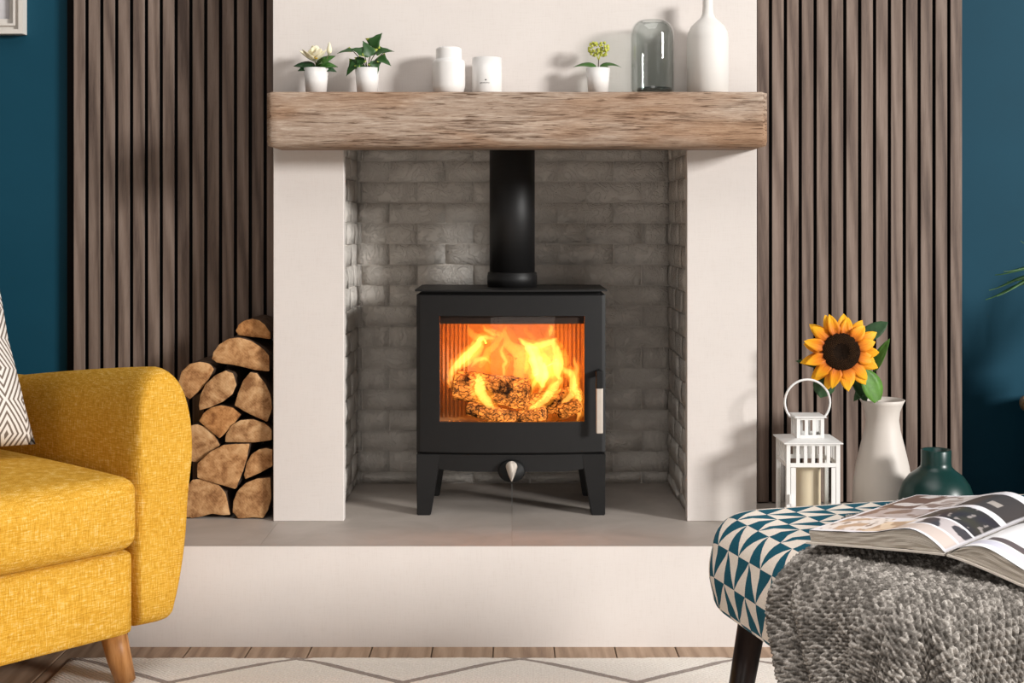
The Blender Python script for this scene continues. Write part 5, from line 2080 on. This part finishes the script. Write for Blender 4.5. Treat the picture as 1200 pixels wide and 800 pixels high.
M_PAGE, M_EDGE = page_mats()
M_COVER = plain('cream_book_cover', (0.62, 0.56, 0.49), 0.6, 0.3)
for side, nm in ((-1, 'left'), (1, 'right')):
    top_, bot = page_profile(side, 1.0), page_profile(side, 0.0)
    n = len(top_)
    # page block (edges)
    v, f, uv = [], [], []
    nk = 6
    for yy in (0.0, PH):
        for k in range(nk + 1):
            for i in range(n):
                t = k / nk
                x = bot[i][0] + (top_[i][0] - bot[i][0]) * t
                z = bot[i][1] + (top_[i][1] - bot[i][1]) * t - (0.0003 if k == nk else 0)
                yo = 0.0015 * mnoise.noise(Vector((i * 0.2, k * 1.7, side)))
                v.append((x, yy + (yo if yy == 0 else -yo), z))
                uv.append((i / (n - 1), t))
    blk = n * (nk + 1)
    for b0 in (0, blk):
        for k in range(nk):
            for i in range(n - 1):
                q = (b0 + k * n + i, b0 + k * n + i + 1, b0 + (k + 1) * n + i + 1, b0 + (k + 1) * n + i)
                f.append(q if (b0 == 0) == (side > 0) else q[::-1])
    for k in range(nk):
        q = (k * n + n - 1, blk + k * n + n - 1, blk + (k + 1) * n + n - 1, (k + 1) * n + n - 1)
        f.append(q if side > 0 else q[::-1])
    for i in range(n - 1):
        q = (i, i + 1, blk + i + 1, blk + i)
        f.append(q[::-1] if side > 0 else q)
    pb = make('page_block', v, f, M_EDGE, BK, False, False, True)
    ul = pb.data.uv_layers.new(name='UVMap')
    for l in pb.data.loops:
        ul.data[l.index].uv = uv[l.vertex_index]
    # printed top sheet
    nu, nv = 120, 170
    v, f, colr = [], [], []
    for j in range(nv + 1):
        for i in range(nu + 1):
            t = i / nu * (n - 1)
            a = min(int(t), n - 2)
            w_ = t - a
            x = top_[a][0] * (1 - w_) + top_[a + 1][0] * w_
            z = top_[a][1] * (1 - w_) + top_[a + 1][1] * w_
            lift = 0.0006 + 0.0010 * abs(mnoise.noise(Vector((i * 0.05, j * 0.03, side))))
            v.append((x, PH * j / nv, z + lift))
            colr.append(page_paint(side, i / nu, j / nv))
    for j in range(nv):
        for i in range(nu):
            q = (j * (nu + 1) + i, j * (nu + 1) + i + 1, (j + 1) * (nu + 1) + i + 1, (j + 1) * (nu + 1) + i)
            f.append(q if side > 0 else q[::-1])
    pg = make('printed_page', v, f, M_PAGE, BK, True, False, True)
    at = pg.data.attributes.new('print', 'FLOAT_COLOR', 'POINT')
    for i, c in enumerate(colr):
        at.data[i].color = (*c, 1)
    # cover board
    v, f = [], []
    for yy in (-0.004, PH + 0.004):
        for (x, z) in bot:
            k = 1.0 + (0.006 / PW if abs(x) > 0.1 else 0)
            v.append((x * k, yy, z - 0.0008))
        for (x, z) in bot[::-1]:
            k = 1.0 + (0.006 / PW if abs(x) > 0.1 else 0)
            v.append((x * k, yy, z - 0.0034))
    m_ = 2 * n
    for i in range(m_):
        j = (i + 1) % m_
        q = (i, j, m_ + j, m_ + i)
        f.append(q)
    for i in range(n - 1):
        f.append((i, i + 1, m_ - 2 - i, m_ - 1 - i))
        f.append((m_ + i, m_ + m_ - 1 - i, m_ + m_ - 2 - i, m_ + i + 1))
    make('cover_board', v, f, M_COVER, BK, False, False, True)

# ------------------------------------------------------------------ side table and plant at the right edge
TX, TY, TR = 1.70, 3.73, 0.295
TBL = empty('side_table', (TX, TY, 0.0), 'round wooden side table edge at the far right by the blue wall', 'table')
tz = ZC - (475 - VY) * 3.66 / F
TOPW = wood('warm_oak_top', (0.24, 0.10, 0.035), (0.40, 0.19, 0.075), (0.52, 0.28, 0.12), (1.5, 12, 12), 4, 0.4, 0.06)
DKCAB = plain('dark_cabinet', (0.012, 0.016, 0.02), 0.6, 0.3)
lathe('table_top', [(TR - 0.010, -0.030), (TR - 0.003, -0.027), (TR, -0.018), (TR, -0.012), (TR - 0.003, -0.003), (TR - 0.010, 0.0)], (TX, TY, tz), TOPW, TBL, 64)
lathe('drum_body', [(TR - 0.05, 0.0), (TR - 0.045, 0.01), (TR - 0.045, tz - 0.032), (TR - 0.05, tz - 0.0305)], (TX, TY, 0.0), DKCAB, TBL, 48)  # unseen body, built solid so the table throws a dark shadow

PT = empty('spiky_plant', (1.66, 3.72, tz + 0.0006), 'long thin green leaves of a spiky potted plant at the right edge', 'plant')
pb_ = Vector((1.66, 3.72, tz + 0.0006))
lathe('pot', [(0.060, 0.0), (0.075, 0.12), (0.071, 0.12), (0.068, 0.108)], pb_, plain('charcoal_pot', (0.03, 0.03, 0.032), 0.6), PT, 32)
lathe('soil', [(0.067, 0.10), (0.05, 0.106)], pb_, SOIL, PT, 20)
pc = pb_ + Vector((0, 0, 0.105))
SPIKE = plain('spiky_leaf', (0.035, 0.10, 0.025), 0.45, 0.4, 0.35, 30)


def blade(tip, rise, W):
    tip = Vector(tip)
    mid = pc.lerp(tip, 0.55) + Vector((0, 0, rise))
    c = crom([tuple(pc), tuple(mid), tuple(tip)], 9)
    v, f = [], []
    n = len(c)
    for i, p in enumerate(c):
        p = Vector(p)
        t = i / (n - 1)
        d = Vector(c[min(i + 1, n - 1)]) - Vector(c[max(i - 1, 0)])
        sd = d.cross(Vector((0, -0.5, 1))).normalized() * (W * (math.sin(PI * min(0.98, 0.25 + 0.75 * t)) ** 0.8) + 0.0005)
        v += [p - sd, p - Vector((0, 0, 0.0015)), p + sd, p + Vector((0, 0, 0.0008))]
    for i in range(n - 1):
        for k in range(4):
            k2 = (k + 1) % 4
            f.append((i * 4 + k, i * 4 + k2, (i + 1) * 4 + k2, (i + 1) * 4 + k))
    make('leaf', v, f, SPIKE, PT, True)


for (px_, py_, D, rise) in ((1155, 351, 3.70, 0.12), (1159, 340, 3.62, 0.12), (1166, 322, 3.74, 0.11), (1176, 318, 3.60, 0.11), (1196, 282, 3.72, 0.05), (1168, 347, 3.55, 0.13), (1180, 330, 3.78, 0.1)):
    blade(PX(px_, py_, D), rise, 0.009)
for i in range(16):
    a = R(-80 + i * 20) + rnd.uniform(-0.1, 0.1)
    rr_ = rnd.uniform(0.12, 0.26)
    blade(pc + Vector((abs(math.cos(a)) * rr_ if i % 3 else -0.05, math.sin(a) * rr_ * 0.9, rnd.uniform(0.18, 0.42))), rnd.uniform(0.03, 0.1), 0.0065)
